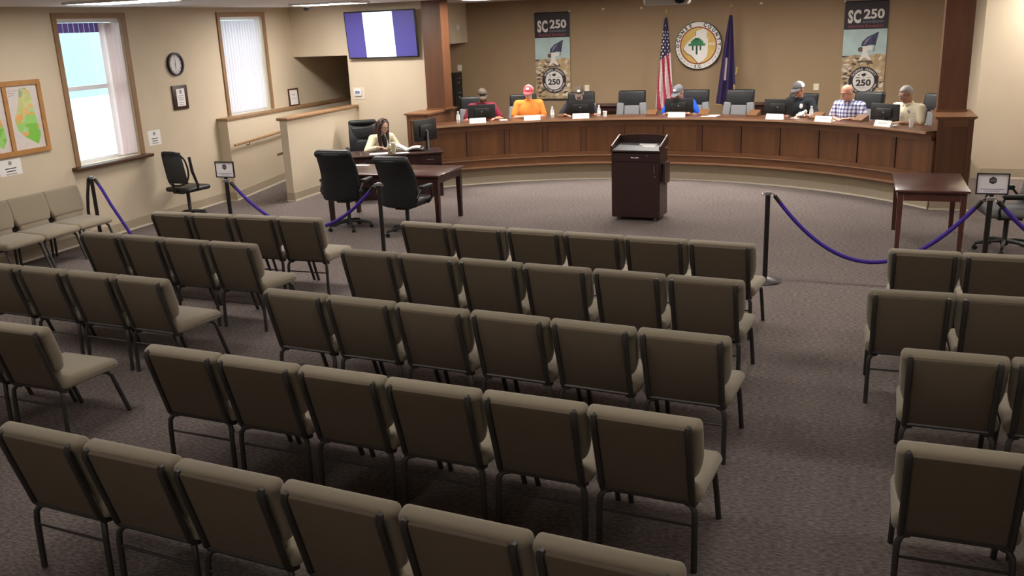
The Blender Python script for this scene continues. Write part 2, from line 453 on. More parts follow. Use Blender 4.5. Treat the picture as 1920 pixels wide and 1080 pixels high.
# world outside the windows: a pale neighbouring building and paving
box('ground_outside', (-40, XL - 0.3, -10, 40, -0.6, -0.3), mat('pale_concrete', (0.75, 0.75, 0.74), 0.9, var=0.05, vscale=1.5))['kind'] = 'structure'
nb = thing('neighbour_building', 'pale aqua building seen through the open-blind window', 'building', (-17.5, 18.0, -0.3))
box('wall', (-0.5, 0, -8, 14, 0, 1.75), mat('white_stucco', (0.85, 0.87, 0.88), 0.9, var=0.03), nb)
box('upper_wall', (-0.45, 0.02, -8, 14, 1.75, 7.5), mat('aqua_siding', (0.285, 0.37, 0.37), 0.8, var=0.04, vscale=1), nb)
box('roof', (-6, 0.4, -8.3, 14.3, 7.5, 7.8), mat('pale_roof', (0.6, 0.62, 0.63), 0.8, var=0.05), nb)
for k in range(5):
    f = box('window', (0.0, 0.06, -6.2 + k * 3.6, -4.9 + k * 3.6, 3.6, 5.4), M_VINYLW, nb)
    box('pane', (0.05, 0.075, -6.1 + k * 3.6, -5.0 + k * 3.6, 3.7, 5.3), mat('pale_pane', (0.4, 0.6, 0.66), 0.2, var=0.02), f)

# ------------------------------------------------------------------ ceiling lights
M_PF = mat('light_frame', (0.7, 0.7, 0.7), 0.5, var=0.02)
def panel_mat(e): return mat('lit_diffuser_%d' % round(e * 10), (1.0, 0.945, 0.87), 0.6, emit=e)
def ceiling_light(x, y, e, label, sx=1.2, sy=0.6):
    t = thing('ceiling_light', label, 'ceiling light', (x, y, CEIL), group='ceiling light panels')
    b = NB()
    for d in ((-sx / 2 - .03, sx / 2 + .03, -sy / 2 - .03, -sy / 2), (-sx / 2 - .03, sx / 2 + .03, sy / 2, sy / 2 + .03), (-sx / 2 - .03, -sx / 2, -sy / 2, sy / 2), (sx / 2, sx / 2 + .03, -sy / 2, sy / 2)):
        bx(b, *d, -0.03, 0.0)
    obj('frame', b, M_PF, t, smooth=0)
    box('diffuser', (-sx / 2, sx / 2, -sy / 2, sy / 2, -0.022, -0.004), panel_mat(e), t)
colnames = ['nearest the windows', 'second from the windows', 'over the lectern aisle', 'fourth from the windows', 'nearest the right wall']
for ci, x in enumerate((-8.25, -5.6, -3.0, -0.4, 2.6)):
    ceiling_light(x, 13.85, PANEL_LEFT if ci == 0 else PANEL_FRONT, 'lit ceiling panel in front of the dais, ' + colnames[ci], sx=1.1)
    ceiling_light(x, 9.15, 24.0 if ci == 0 else PANEL_SEATS, 'lit ceiling panel over the front seats, ' + colnames[ci])
    ceiling_light(x, 4.2, PANEL_REAR, 'lit ceiling panel over the back seats, ' + colnames[ci])
    ceiling_light(x, -1.2, PANEL_REAR, 'lit ceiling panel behind the seating, ' + colnames[ci])
for ci, x in enumerate((-5.88, -3.1, -0.45)):
    ceiling_light(x, 15.55, PANEL_DAIS, 'lit ceiling panel over the council seats, ' + ('left', 'middle', 'right')[ci] + ' of three')
ceiling_light(3.1, 16.05, 31.0, 'lit ceiling panel close to the bare right wall')

# ------------------------------------------------------------------ dais
DC = (-3.25, 10.41)
A0, A1 = R(39.3), R(131.3)
def arc_bm(b, r0, r1, z0, z1, a0, a1, n):
    q = []
    for k in range(n + 1):
        a = a0 + (a1 - a0) * k / n
        c, s = math.cos(a), math.sin(a)
        q.append([b.verts.new((DC[0] + r * c, DC[1] + r * s, z)) for r, z in ((r0, z0), (r1, z0), (r1, z1), (r0, z1))])
    for p, n_ in zip(q, q[1:]):
        for i in range(4): b.faces.new((p[i], p[(i + 1) % 4], n_[(i + 1) % 4], n_[i]))
    b.faces.new(q[0]); b.faces.new(list(reversed(q[-1])))
def arc(name, r0, r1, z0, z1, material, parent, a0=A0, a1=A1, n=64):
    b = NB(); arc_bm(b, r0, r1, z0, z1, a0, a1, n)
    return obj(name, b, material, parent, smooth=30, fixn=True)
dais = thing('curved_dais', 'long curved oak council desk with panelled front', 'council desk', (0, 0, 0))
arc('riser', 5.56, 5.75, 0.0, 0.29, M_TAN, dais)
arc('base_band', 5.545, 5.56, 0.02, 0.136, M_BASE, dais)
arc('base_edge', 5.535, 5.56, 0.0, 0.022, M_BASEW, dais)
arc('ledge_moulding', 5.46, 5.62, 0.285, 0.325, M_OAKH, dais)
arc('ledge_highlight', 5.452, 5.462, 0.300, 0.324, mat('painted_ledge_highlight', (0.34, 0.19, 0.11), 0.4, var=0.1), dais)  # painted highlight: light caught by the rounded ledge put into the colour
arc('bead_highlight', 5.484, 5.492, 0.436, 0.449, MATS['painted_ledge_highlight'], dais)  # the same painted highlight along the bead
arc('lower_rail', 5.515, 5.62, 0.325, 0.43, M_OAKH, dais)
arc('rail_bead', 5.49, 5.62, 0.43, 0.45, M_OAKH, dais)
arc('front_core', 5.545, 5.60, 0.45, 1.0, M_OAK, dais)
arc('top_rail', 5.515, 5.60, 0.955, 1.035, M_OAKH, dais)
arc('bottom_rail', 5.518, 5.60, 0.45, 0.51, M_OAKH, dais)
arc('cap_moulding', 5.47, 5.60, 1.035, 1.06, M_OAKH, dais)
arc('countertop', 5.42, 6.02, 1.06, 1.095, mat('oak_counter', (0.095, 0.040, 0.019), 0.35, var=0.2, vscale=6, stretch=(0.5, 0.5, 2)), dais)
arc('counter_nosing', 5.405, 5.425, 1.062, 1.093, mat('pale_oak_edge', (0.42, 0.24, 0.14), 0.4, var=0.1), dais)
NP = 13
for k in range(NP + 1):
    a = A0 + (A1 - A0) * k / NP
    arc('stile', 5.518, 5.56, 0.50, 0.96, M_OAK, dais, a - R(0.42), a + R(0.42), 2)
for k in range(NP):
    a = A0 + (A1 - A0) * k / NP; a2 = A0 + (A1 - A0) * (k + 1) / NP
    arc('panel', 5.534, 5.55, 0.512, 0.953, M_PANEL, dais, a + R(0.5), a2 - R(0.5), 5)
# platform behind the dais
b = NB()
arcp = []
for k in range(41):
    a = A0 + (A1 - A0) * k / 40
    arcp.append((DC[0] + 5.75 * math.cos(a), DC[1] + 5.75 * math.sin(a)))
poly = arcp + [(-7.4, 14.9), (-8.78, 15.6), (-8.78, YB), (1.85, YB), (1.85, 16.66), (1.50, 14.6)]
prism(b, poly, 0.0, 0.30)
struct(obj('floor_platform', b, M_CARPET, smooth=0, fixn=True))

# ------------------------------------------------------------------ pillars on pedestals
def pillar(label, x0, x1, yf, yb, cx0, cx1, cyf, cyb, basey=None):
    t = thing('wooden_pillar', label, 'pillar', ((x0 + x1) / 2, (yf + yb) / 2, 0))
    ox, oy = t.location[0], t.location[1]
    def bb(nm, d, mt): return box(nm, (d[0] - ox, d[1] - ox, d[2] - oy, d[3] - oy, d[4], d[5]), mt, t)
    bb('plinth', (x0 - .005, x1 + .005, yf - .005, yb, 0.0, 0.30), M_TAN)
    bb('base_band', (x0 - .02, x1 + .02, yf - .02, yf - .004, 0.02, 0.136), M_BASE)
    bb('base_edge', (x0 - .028, x1 + .028, yf - .03, yf - .004, 0.0, 0.022), M_BASEW)
    bb('pedestal', (x0, x1, yf, yb, 0.30, 1.255), M_OAK)
    pf = bb('recessed_frame', (x0 + .0, x0 + .07, yf - .012, yf, 0.30, 1.255), M_OAK)
    bb('frame_stile', (x1 - .07, x1, yf - .012, yf, 0.30, 1.255), M_OAK)
    bb('frame_rail', (x0 + .07, x1 - .07, yf - .012, yf, 1.16, 1.255), M_OAKH)
    bb('frame_rail', (x0 + .07, x1 - .07, yf - .012, yf, 0.30, 0.42), M_OAKH)
    bb('cap_moulding', (x0 - .015, x1 + .015, yf - .02, yb, 1.255, 1.27), M_OAKH)
    bb('cap', (x0 - .035, x1 + .035, yf - .04, yb, 1.27, 1.295), M_OAKH)
    bb('shaft', (cx0, cx1, cyf, cyb, 1.295, CEIL), M_OAK)
    bb('shaft_foot', (cx0 - .015, cx1 + .015, cyf - .015, cyb, 1.295, 1.325), M_OAKH)
    return t
pillar('square oak pillar beside the wall television', -7.44, -7.02, 14.76, 16.0, -7.33, -6.965, 15.40, 15.74)
pillar('square oak pillar beside the bare right wall', 1.085, 1.535, 13.90, 14.86, 1.115, 1.49, 14.56, 14.86)

# ------------------------------------------------------------------ audience chairs
def make_stack_chair():
    t = thing('padded_chair', 'x', 'chair')
    def seatwarp(c):
        x, y, z = c
        z += -0.030 * max(0, (y / 0.26)) ** 2 * (1 if z > 0 else 0.3) + (0.012 * (1 - (x / 0.285) ** 2) if z > 0 else 0)
        return (x, y, z)
    rbox('seat', (0, 0.275, 0.425), (0.575, 0.52, 0.095), 0.042, M_FABRIC, t, seg=4, warp=seatwarp)
    tilt = Matrix.Rotation(R(15.5), 4, 'X')
    def backwarp(c):
        x, y, z = c
        x *= 1.0 - 0.15 * max(0, -z / 0.19) ** 2
        if y < 0: y -= 0.019 * min(1.0, max(0.0, (z - 0.128) / 0.022))      # rolled top overhangs the rear panel
        y += 0.030 * (x / 0.28) ** 2
        return (x, y, z)
    rbox('backrest', (0, -0.022, 0.690), (0.588, 0.082, 0.365), 0.036, M_FABRIC, t, seg=4, M=tilt, warp=backwarp, cuts=(-0.10, -0.05, 0.05, 0.128, 0.146))
    rbox('lumbar_pad', (0, 0.042, 0.515), (0.46, 0.06, 0.13), 0.028, M_FABRIC, t, seg=3, M=tilt)
    rbox('back_panel', (0, -0.027, 0.613), (0.455, 0.046, 0.482), 0.014, M_FABRIC_SHADED, t, seg=2, M=tilt)
    for s in (-1, 1):
        b = NB()
        tube(b, [(s * .242, -0.060, 0.845), (s * .242, -0.098, 0.838), (s * .242, -0.106, 0.815), (s * .242, -0.074, 0.70), (s * .240, -0.009, 0.47), (s * .240, 0.008, 0.405), (s * .240, 0.030, 0.372), (s * .240, 0.075, 0.362)], 0.0180, 8)
        obj('back_frame', b, M_FRAME, t)
        b = NB(); tube(b, [(s * .20, 0.05, 0.366), (s * .236, 0.03, 0.362), (s * .252, 0.016, 0.335), (s * .255, 0.010, 0.28), (s * .256, 0.0, 0.0)], 0.0168, 8)
        obj('leg', b, M_FRAME, t)
        b = NB(); tube(b, [(s * .20, 0.40, 0.372), (s * .235, 0.44, 0.365), (s * .252, 0.465, 0.335), (s * .256, 0.50, 0.22), (s * .258, 0.575, 0.0)], 0.0168, 8)
        obj('leg', b, M_FRAME, t)
        b = NB(); tube(b, [(s * .205, 0.05, 0.364), (s * .205, 0.40, 0.370)], 0.011, 6)
        obj('seat_rail', b, M_FRAME, t)
    b = NB(); tube(b, [(-.25, 0.009, 0.262), (.25, 0.009, 0.262)], 0.0075, 6); obj('stretcher', b, M_FRAME, t)
    b = NB(); tube(b, [(-.232, 0.010, 0.388), (.232, 0.010, 0.388)], 0.011, 6); obj('bottom_rail', b, M_FRAME, t)
    return t
chair0 = make_stack_chair()
chair_used = [False]
def put_chair(x, y, rz, label, group):
    if not chair_used[0]:
        chair_used[0] = True
        chair0.location = (x, y, 0); chair0.rotation_euler = (0, 0, rz)
        chair0['label'] = label; chair0['group'] = group
        return chair0
    return dup(chair0, (x, y, 0), rz, label, group)
ORD = ['first', 'second', 'third', 'fourth', 'fifth', 'sixth']
RN = ['front', 'second', 'third', 'fourth', 'fifth']
def chair_row(p0, p1, n, fmt, group, first=0, count=None):
    """p0, p1: left and right ends of the rear top edge of the row"""
    p0 = Vector(p0); p1 = Vector(p1); d = (p1 - p0); a = math.atan2(d.y, d.x)
    f = Vector((-math.sin(a), math.cos(a)))
    for k in range(n):
        c = p0 + d * ((k + 0.5) / n) + f * 0.108
        jit = random.uniform(-0.006, 0.006)
        ch = put_chair(c.x + jit, c.y + jit, a + random.uniform(-0.010, 0.010), fmt(k), group)
        ch.scale = (min(1.0, d.length / n / 0.590), 1, 1)
mid = [((-4.247, 8.063), (-0.714, 7.71)), ((-4.252, 6.884), (-0.68, 6.549)), ((-4.184, 5.595), (-0.621, 5.28)), ((-4.166, 4.292), (-0.602, 4.04)), ((-4.064, 3.098), (-0.462, 2.802))]
for r, (a, c) in enumerate(mid):
    chair_row(a, c, 6, lambda k, r=r: 'olive padded chair, %s from the left in the %s row of the middle block' % (ORD[k], RN[r]), 'chairs of the middle block')
left = [((-7.389, 8.07), (-5.157, 8.05)), ((-7.392, 7.03), (-5.157, 6.867)), ((-7.38, 5.785), (-5.129, 5.644))]
for r, (a, c) in enumerate(left):
    chair_row(a, c, 4, lambda k, r=r: 'olive padded chair, %s from the left in the %s row of the left block' % (ORD[k], RN[r]), 'chairs of the left block')
chair_row((-6.235, 4.45), (-5.111, 4.394), 2, lambda k: 'olive padded chair, fourth row of the left block, ' + ('at the frame edge', 'on the aisle')[k], 'chairs of the left block')
chair_row((-5.62, 3.165), (-5.055, 3.135), 1, lambda k: 'olive padded chair at bottom left edge, only a front leg in view', 'chairs of the left block')
rightb = [((0.32, 7.746), (1.41, 7.69)), ((0.158, 6.522), (1.29, 6.51)), ((0.333, 5.313), (1.455, 5.287)), ((0.273, 4.049), (1.4, 4.03))]
for r, (a, c) in enumerate(rightb):
    chair_row(a, c, 2, lambda k, r=r: 'olive padded chair in the %s row of the right block, %s' % (RN[r], ('on the aisle', 'next to the aisle chair')[k]), 'chairs of the right block')
# chairs along the left wall, backs to the wall
for k in range(3):
    put_chair(-9.90, 9.30 - 0.572 * k - 0.01, -PI / 2, 'olive padded chair against the left wall, ' + ('nearest the rope post', 'second from the rope post', 'farthest from the rope post')[k], 'chairs along the left wall')

# ------------------------------------------------------------------ office chairs
def star_base(t, z=0.0, col_top=0.40, rad=0.31, metal=M_BLACK):
    b = NB(); lathe(b, [(0.035, 0.06), (0.045, 0.07), (0.045, 0.12), (0.028, 0.14), (0.028, col_top)], 14); obj('gas_column', b, metal, t)
    for k in range(5):
        a = 2 * PI * k / 5 + 0.3
        c, s = math.cos(a), math.sin(a)
        b = NB(); tube(b, [(0.03 * c, 0.03 * s, 0.115), (0.16 * c, 0.16 * s, 0.105), (rad * c, rad * s, 0.075)], [0.026, 0.022, 0.016], 8)
        l = obj('base_leg', b, metal, t)
        b = NB(); px, py = rad * c, rad * s
        for d in (-1, 1):
            lathe(b, [(0.010, -0.009), (0.027, -0.009), (0.027, 0.009), (0.010, 0.009)], 12, (px - s * 0.014 * d, py + c * 0.014 * d, 0.027), Matrix.Rotation(a + PI / 2, 4, 'Z') @ Matrix.Rotation(PI / 2, 4, 'Y'))
        tube(b, [(px, py, 0.027), (px, py, 0.08)], 0.008, 6)
        obj('caster', b, M_BLACK, l)
def exec_chair(name, label, loc, rz, style='leather', top=1.16, lift=0.0, group=None, wid=0.54):
    t = thing(name, label, 'office chair', loc, rz, group)
    zs = 0.47 + lift
    star_base(t, col_top=zs - 0.09)
    box('mechanism', (-0.10, 0.10, -0.14, 0.12, zs - 0.10, zs - 0.055), M_BLACK, t)
    rbox('seat', (0, 0.02, zs), (0.52, 0.52, 0.11), 0.05, M_LEATHER if style == 'leather' else M_GREYF, t, seg=4)
    hb = top - zs + 0.05
    tl = Matrix.Rotation(R(9), 4, 'X')
    def bw(c):
        x, y, z = c
        q = z / (hb / 2)
        x *= 1.0 - 0.05 * q * q - 0.03 * q
        y += 0.07 * (x / 0.27) ** 2 + (0.045 * max(0, q) ** 3) * -1 + 0.02 * math.cos(q * 3.5)
        return (x, y, z)
    zc = top - hb / 2 - 0.01
    if style == 'leather':
        back = NB()
        t2 = bmesh.new()
        bx(t2, -wid / 2, wid / 2, -0.045, 0.045, -hb / 2, hb / 2)
        bmesh.ops.bevel(t2, geom=list(t2.edges), offset=0.04, segments=4, profile=0.5, affect='EDGES')
        bmesh.ops.bisect_plane(t2, geom=list(t2.verts) + list(t2.edges) + list(t2.faces), plane_co=(0, 0, 0), plane_no=(0, 0, 1))
        for kz in (-0.25, 0.12, 0.25):
            bmesh.ops.bisect_plane(t2, geom=list(t2.verts) + list(t2.edges) + list(t2.faces), plane_co=(0, 0, kz * hb), plane_no=(0, 0, 1))
        for kx in (-.15, 0, .15):
            bmesh.ops.bisect_plane(t2, geom=list(t2.verts) + list(t2.edges) + list(t2.faces), plane_co=(kx, 0, 0), plane_no=(1, 0, 0))
        for v in t2.verts: v.co = Vector(bw(v.co))
        merge(back, t2, Matrix.Translation((0, -0.27, zc)) @ tl)
        obj('backrest', back, M_LEATHER, t)
        rbox('head_roll', (0, -0.315 - 0.02, top - 0.035), (wid * 0.93, 0.13, 0.10), 0.045, M_LEATHER, t, seg=4, M=tl)
        rbox('lumbar_cushion', (0, -0.205, zs + 0.22), (wid * 0.80, 0.07, 0.24), 0.033, M_LEATHER, t, seg=3, M=tl)
        rbox('upper_cushion', (0, -0.250, zs + 0.46), (wid * 0.80, 0.07, 0.22), 0.033, M_LEATHER, t, seg=3, M=tl)
    else:
        rbox('back_shell', (0, -0.315, zc), (wid * 0.96, 0.035, hb), 0.017, M_BLACK, t, seg=3, M=tl, warp=bw)
        hh = 0.30
        rbox('headrest', (0, -0.310, top - hh / 2 - 0.01), (wid * 0.90, 0.095, hh), 0.045, M_LEATHER, t, seg=5, M=tl)
        lo = hb - hh - 0.02
        rbox('back_centre', (0, -0.250, zs + 0.03 + lo / 2), (wid * 0.52, 0.06, lo), 0.02, M_GREYF, t, seg=3, M=tl)
        for s in (-1, 1):
            rbox('side_bolster', (s * wid * 0.40, -0.235, zs + 0.03 + lo / 2), (wid * 0.24, 0.085, lo + 0.03), 0.03, M_GREYF, t, seg=3, M=tl @ Matrix.Rotation(R(-5 * s), 4, 'Y'))
    for s in (-1, 1):
        b = NB(); tube(b, [(s * .255, 0.14, zs - 0.04), (s * .315, 0.17, zs + 0.05), (s * .320, 0.13, zs + 0.19), (s * .315, -0.12, zs + 0.19), (s * .30, -0.20, zs + 0.08), (s * .25, -0.18, zs - 0.03)], 0.016, 8)
        a = obj('armrest', b, M_BLACK, t)
        rbox('arm_pad', (s * .318, 0.01, zs + 0.215), (0.075, 0.29, 0.045), 0.02, M_LEATHER, a, seg=3)
    return t
exec_chair('executive_chair', 'black leather executive chair at the cherry table, nearer the ramp', (-6.74, 11.32, 0), R(4), top=1.16, lift=0.03, group='black chairs at the front table', wid=0.57)
exec_chair('executive_chair', 'black leather executive chair at the cherry table, nearer the lectern', (-5.70, 11.12, 0), R(-5), top=1.11, lift=0.0, group='black chairs at the front table', wid=0.57)
exec_chair('executive_chair', 'black leather executive chair behind the woman in the cream cardigan', (-8.16, 14.50, 0), R(215), top=1.17, lift=0.03)
tR = exec_chair('executive_chair', 'dark high-backed office chair beside the right table, cut off by frame', (1.72, 11.62, 0), R(97), style='grey', top=1.13)
# mesh task chair by the window
t = thing('task_chair', 'black mesh-back task chair against the left wall between the windows', 'office chair', (-9.70, 11.52, 0), R(-8))
star_base(t, col_top=0.42, rad=0.29)
b = NB(); tube(b, [(0, 0, 0.30), (0, 0, 0.44)], 0.018, 10); obj('chrome_lift', b, M_CHROME, t)
box('mechanism', (-0.07, 0.07, -0.16, 0.10, 0.42, 0.455), M_BLACK, t)
b = NB(); tube(b, [(-0.05, 0.05, 0.43), (-0.28, 0.08, 0.42)], 0.008, 6); obj('lever', b, M_BLACK, t)
rbox('seat', (0, 0.02, 0.485), (0.50, 0.48, 0.075), 0.036, M_BLACK, t, seg=4)
tl = Matrix.Rotation(R(8), 4, 'X')
def mw(c):
    x, y, z = c; q = z / 0.25
    x *= 1 - 0.16 * max(0, q) ** 2 - 0.12 * max(0, -q) ** 2
    y += 0.09 * (x / 0.24) ** 2
    return (x, y, z)
rbox('mesh_back', (0, -0.255, 0.82), (0.47, 0.018, 0.50), 0.008, M_MESH, t, seg=2, M=tl, warp=mw)
b = NB()
loop = []
for k in range(33):
    a = 2 * PI * k / 32
    cx, sz = math.cos(a), math.sin(a)
    x = 0.245 * math.copysign(abs(cx) ** 0.55, cx); z = 0.265 * math.copysign(abs(sz) ** 0.55, sz)
    p = Vector(mw((x, 0, z))); p = tl @ p + Vector((0, -0.255, 0.82)); loop.append(p)
tube(b, loop, 0.014, 8, cap=False); obj('back_rim', b, M_BLACK, t)
b = NB(); tube(b, [(0, -0.10, 0.44), (0, -0.26, 0.46), (0, -0.27, 0.60)], 0.022, 8); obj('back_bracket', b, M_BLACK, t)
b = NB(); tube(b, [(.25, -.02, .47), (.31, -.06, .55), (.31, -.14, .78), (.305, -.16, 1.0)], [.016, .018, .024, .022], 8); obj('raised_armrest', b, M_BLACK, t, label='armrest folded up beside the back')

# ------------------------------------------------------------------ tables
def plain_table(name, label, x0, x1, y0, y1, top, mt, md, leg=0.075, inset=0.03):
    t = thing(name, label, 'table', ((x0 + x1) / 2, (y0 + y1) / 2, 0))
    hx, hy = (x1 - x0) / 2, (y1 - y0) / 2
    rbox('tabletop', (0, 0, top - 0.015), (2 * hx, 2 * hy, 0.03), 0.008, mt, t)
    for sx in (-1, 1):
        for sy in (-1, 1):
            cx, cy = sx * (hx - inset - leg / 2), sy * (hy - inset - leg / 2)
            b = NB()
            q0 = leg / 2; q1 = leg / 2 * 0.72
            vs_ = [b.verts.new((cx + ax * q, cy + ay * q, z)) for q, z in ((q1, 0), (q0, top - 0.03)) for ax, ay in ((-1, -1), (1, -1), (1, 1), (-1, 1))]
            for f in ((0, 3, 2, 1), (4, 5, 6, 7), (0, 1, 5, 4), (1, 2, 6, 5), (2, 3, 7, 6), (3, 0, 4, 7)): b.faces.new([vs_[i] for i in f])
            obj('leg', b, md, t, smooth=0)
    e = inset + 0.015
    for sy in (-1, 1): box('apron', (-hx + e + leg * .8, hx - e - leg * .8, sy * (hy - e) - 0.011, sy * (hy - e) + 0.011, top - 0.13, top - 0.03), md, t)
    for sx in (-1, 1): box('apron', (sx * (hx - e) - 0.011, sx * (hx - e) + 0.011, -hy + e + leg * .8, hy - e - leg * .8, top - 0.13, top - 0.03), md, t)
    return t
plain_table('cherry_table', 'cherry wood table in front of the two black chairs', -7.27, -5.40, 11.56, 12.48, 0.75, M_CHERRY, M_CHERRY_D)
tr = plain_table('cherry_table', 'bare cherry wood table standing by the right pillar', 0.50, 1.29, 11.32, 12.58, 0.73, M_CHERRY, M_CHERRY, leg=0.065)
# clerk's angled desk with drawers
ang = R(29.4)
dk = thing('clerk_desk', 'dark cherry desk with drawers where the woman sits', 'desk', (-7.06, 13.53, 0), ang)
rbox('desktop', (0, 0.375, 0.735), (1.56, 0.76, 0.03), 0.008, M_CHERRY_D, dk)
box('modesty_panel', (-0.74, 0.74, 0.06, 0.08, 0.18, 0.72), M_CHERRY_D, dk)
for s in (-1, 1):
    box('pedestal', (s * 0.56 - 0.19, s * 0.56 + 0.19, 0.06, 0.70, 0.0, 0.72), M_CHERRY_D, dk)
    d = box('drawer', (s * 0.56 - 0.175, s * 0.56 + 0.175, 0.045, 0.06, 0.56, 0.70), M_CHERRY_D, dk)
    b = NB(); tube(b, [(s * 0.56 - 0.05, 0.045, 0.63), (s * 0.56 - 0.05, 0.025, 0.63), (s * 0.56 + 0.05, 0.025, 0.63), (s * 0.56 + 0.05, 0.045, 0.63)], 0.005, 6); obj('handle', b, M_STEEL, d)
def monitor(label, loc, rz, w=0.47, h=0.27, zc=0.255, group=None):
    t = thing('monitor', label, 'monitor', loc, rz, group)
    b = NB(); lathe(b, [(0.11, 0), (0.115, 0.006), (0.10, 0.014), (0.02, 0.02)], 24); obj('base', b, M_BLACK, t)
    box('neck', (-0.025, 0.025, -0.03, -0.01, 0.01, zc), M_BLACK, t)
    rbox('housing', (0, 0.0, zc), (w, 0.03, h), 0.012, M_BLACK, t, seg=2)
    rbox('rear_bulge', (0, -0.02, zc - 0.01), (w * 0.55, 0.035, h * 0.55), 0.015, M_BLACK, t, seg=2)
    box('screen', (-w / 2 + .012, w / 2 - .012, 0.0152, 0.0162, zc - h / 2 + .02, zc + h / 2 - .012), mat('dark_screen', (0.02, 0.02, 0.025), 0.15, var=0.02), t)
    b = NB(); prism(b, disc_poly(0.012, 14), 0, 0.001, Matrix.Translation((0, -0.0385, zc)) @ Matrix.Rotation(PI / 2, 4, 'X')); obj('badge', b, M_STEEL, t, smooth=0)
    return t
# everything on the clerk's desk
def on_desk(u, v): 
    return (-7.06 + u * math.cos(ang) - v * math.sin(ang), 13.53 + u * math.sin(ang) + v * math.cos(ang))
mx, my = on_desk(0.52, 0.30)
mm = monitor('black computer monitor on the clerk desk, screen turned to the woman', (mx, my, 0.75), R(70), w=0.53, h=0.36, zc=0.34)
b = NB(); tube(b, [(0, -0.055, 0.02), (0, -0.055, 0.33)], 0.016, 8); obj('stand_post', b, M_STEEL, mm)
x, y = on_desk(0.02, 0.25)
t = thing('tumbler', 'cream insulated tumbler on the clerk desk', 'tumbler', (-7.14, 13.60, 0.75))
M_TUMB = mat('cream_enamel', (0.62, 0.58, 0.38), 0.4, var=0.06)
b = NB(); lathe(b, [(0.030, 0), (0.034, 0.01), (0.040, 0.16)], 18); obj('cup', b, M_TUMB, t)
b = NB(); lathe(b, [(0.043, 0.16), (0.043, 0.18), (0.036, 0.188)], 18); obj('lid', b, M_PLASTW, t)
b = NB(); tube(b, [(0.036, 0, 0.05), (0.075, 0, 0.06), (0.075, 0, 0.13), (0.038, 0, 0.14)], 0.006, 6); obj('handle', b, M_TUMB, t)
def paper(name, label, loc, rz, sx=0.216, sy=0.28, curl=0.0, group=None, mt=None, thick=0.003):
    b = NB(); n = 8
    top = [[b.verts.new((-sx / 2 + sx * i / n, yy, curl * (i / n) ** 2 + thick)) for i in range(n + 1)] for yy in (-sy / 2, sy / 2)]
    bot = [[b.verts.new((-sx / 2 + sx * i / n, yy, curl * (i / n) ** 2)) for i in range(n + 1)] for yy in (-sy / 2, sy / 2)]
    for i in range(n):
        b.faces.new((top[0][i], top[0][i + 1], top[1][i + 1], top[1][i])); b.faces.new((bot[0][i], bot[1][i], bot[1][i + 1], bot[0][i + 1]))
        b.faces.new((bot[0][i], bot[0][i + 1], top[0][i + 1], top[0][i])); b.faces.new((bot[1][i], top[1][i], top[1][i + 1], bot[1][i + 1]))
    b.faces.new((bot[0][0], top[0][0], top[1][0], bot[1][0])); b.faces.new((bot[0][n], bot[1][n], top[1][n], top[0][n]))
    o = obj(name, b, mt or M_WHITE, loc=loc, rot=(0, 0, rz)); return tag(o, label, 'paper', group)
paper('paper_sheet', 'white sheet lying on the front cherry table', (-7.08, 12.36, 0.75), R(95), 0.12, 0.29)
x, y = on_desk(-0.28, 0.22); paper('paper_sheet', 'white papers before the woman on the clerk desk', (x, y, 0.75), R(25), 0.30, 0.22)
x, y = on_desk(0.10, 0.14); paper('paper_sheet', 'white sheet at the near edge of the clerk desk', (x, y, 0.75), R(40), 0.22, 0.14)
# open binder
x, y = on_desk(0.20, 0.40)
t = thing('open_binder', 'open black binder full of paper on the clerk desk', 'binder', (x, y, 0.75), R(20))
box('cover', (-0.29, 0.0, -0.15, 0.15, 0, 0.006), M_BLACK, t, rot=(0, R(-8), 0))
box('cover', (0.0, 0.29, -0.15, 0.15, 0, 0.006), M_BLACK, t, rot=(0, R(-12), 0))
for s, a0_, cu in ((-1, 0.20, 0.0), (1, 0.1, 0.0)):
    b = NB(); n = 8
    for layer in (0, 1):
        pts = [(s * 0.275 * i / n, 0.012 + 0.05 * math.sin(PI * i / n) * (0.6 if s > 0 else 1.0) + (0.10 if (s < 0 and layer) else 0.0) * (i / n) ** 2 + layer * 0.012 + 0.02 * (i / n) * (1 if s > 0 else 0)) for i in range(n + 1)]
        tops = [[b.verts.new((px, yy, pz)) for px, pz in pts] for yy in (-0.14, 0.14)]
        bots = [[b.verts.new((px, yy, pz - 0.008)) for px, pz in pts] for yy in (-0.14, 0.14)]
        for i in range(n):
            b.faces.new((tops[0][i], tops[0][i + 1], tops[1][i + 1], tops[1][i])); b.faces.new((bots[0][i], bots[1][i], bots[1][i + 1], bots[0][i + 1]))
            b.faces.new((bots[0][i], bots[0][i + 1], tops[0][i + 1], tops[0][i])); b.faces.new((bots[1][i], tops[1][i], tops[1][i + 1], bots[1][i + 1]))
        b.faces.new((bots[0][n], bots[1][n], tops[1][n], tops[0][n])); b.faces.new((bots[0][0], tops[0][0], tops[1][0], bots[1][0]))
    obj('pages', b, M_WHITE, t, fixn=True)
x, y = on_desk(-0.55, 0.20)
t = thing('eyeglasses', 'small pair of eyeglasses resting on the clerk desk', 'eyeglasses', (x, y, 0.75), R(60))
for s in (-1, 1):
    b = NB(); tube(b, [(s * .032 + .024 * math.cos(a), 0, .022 + .020 * math.sin(a)) for a in [2 * PI * k / 12 for k in range(13)]], 0.003, 5, cap=False); obj('lens_rim', b, M_CHROME, t)
    b = NB(); tube(b, [(s * .056, 0, .024), (s * .06, -.12, .012)], 0.003, 5); obj('temple', b, M_CHROME, t)

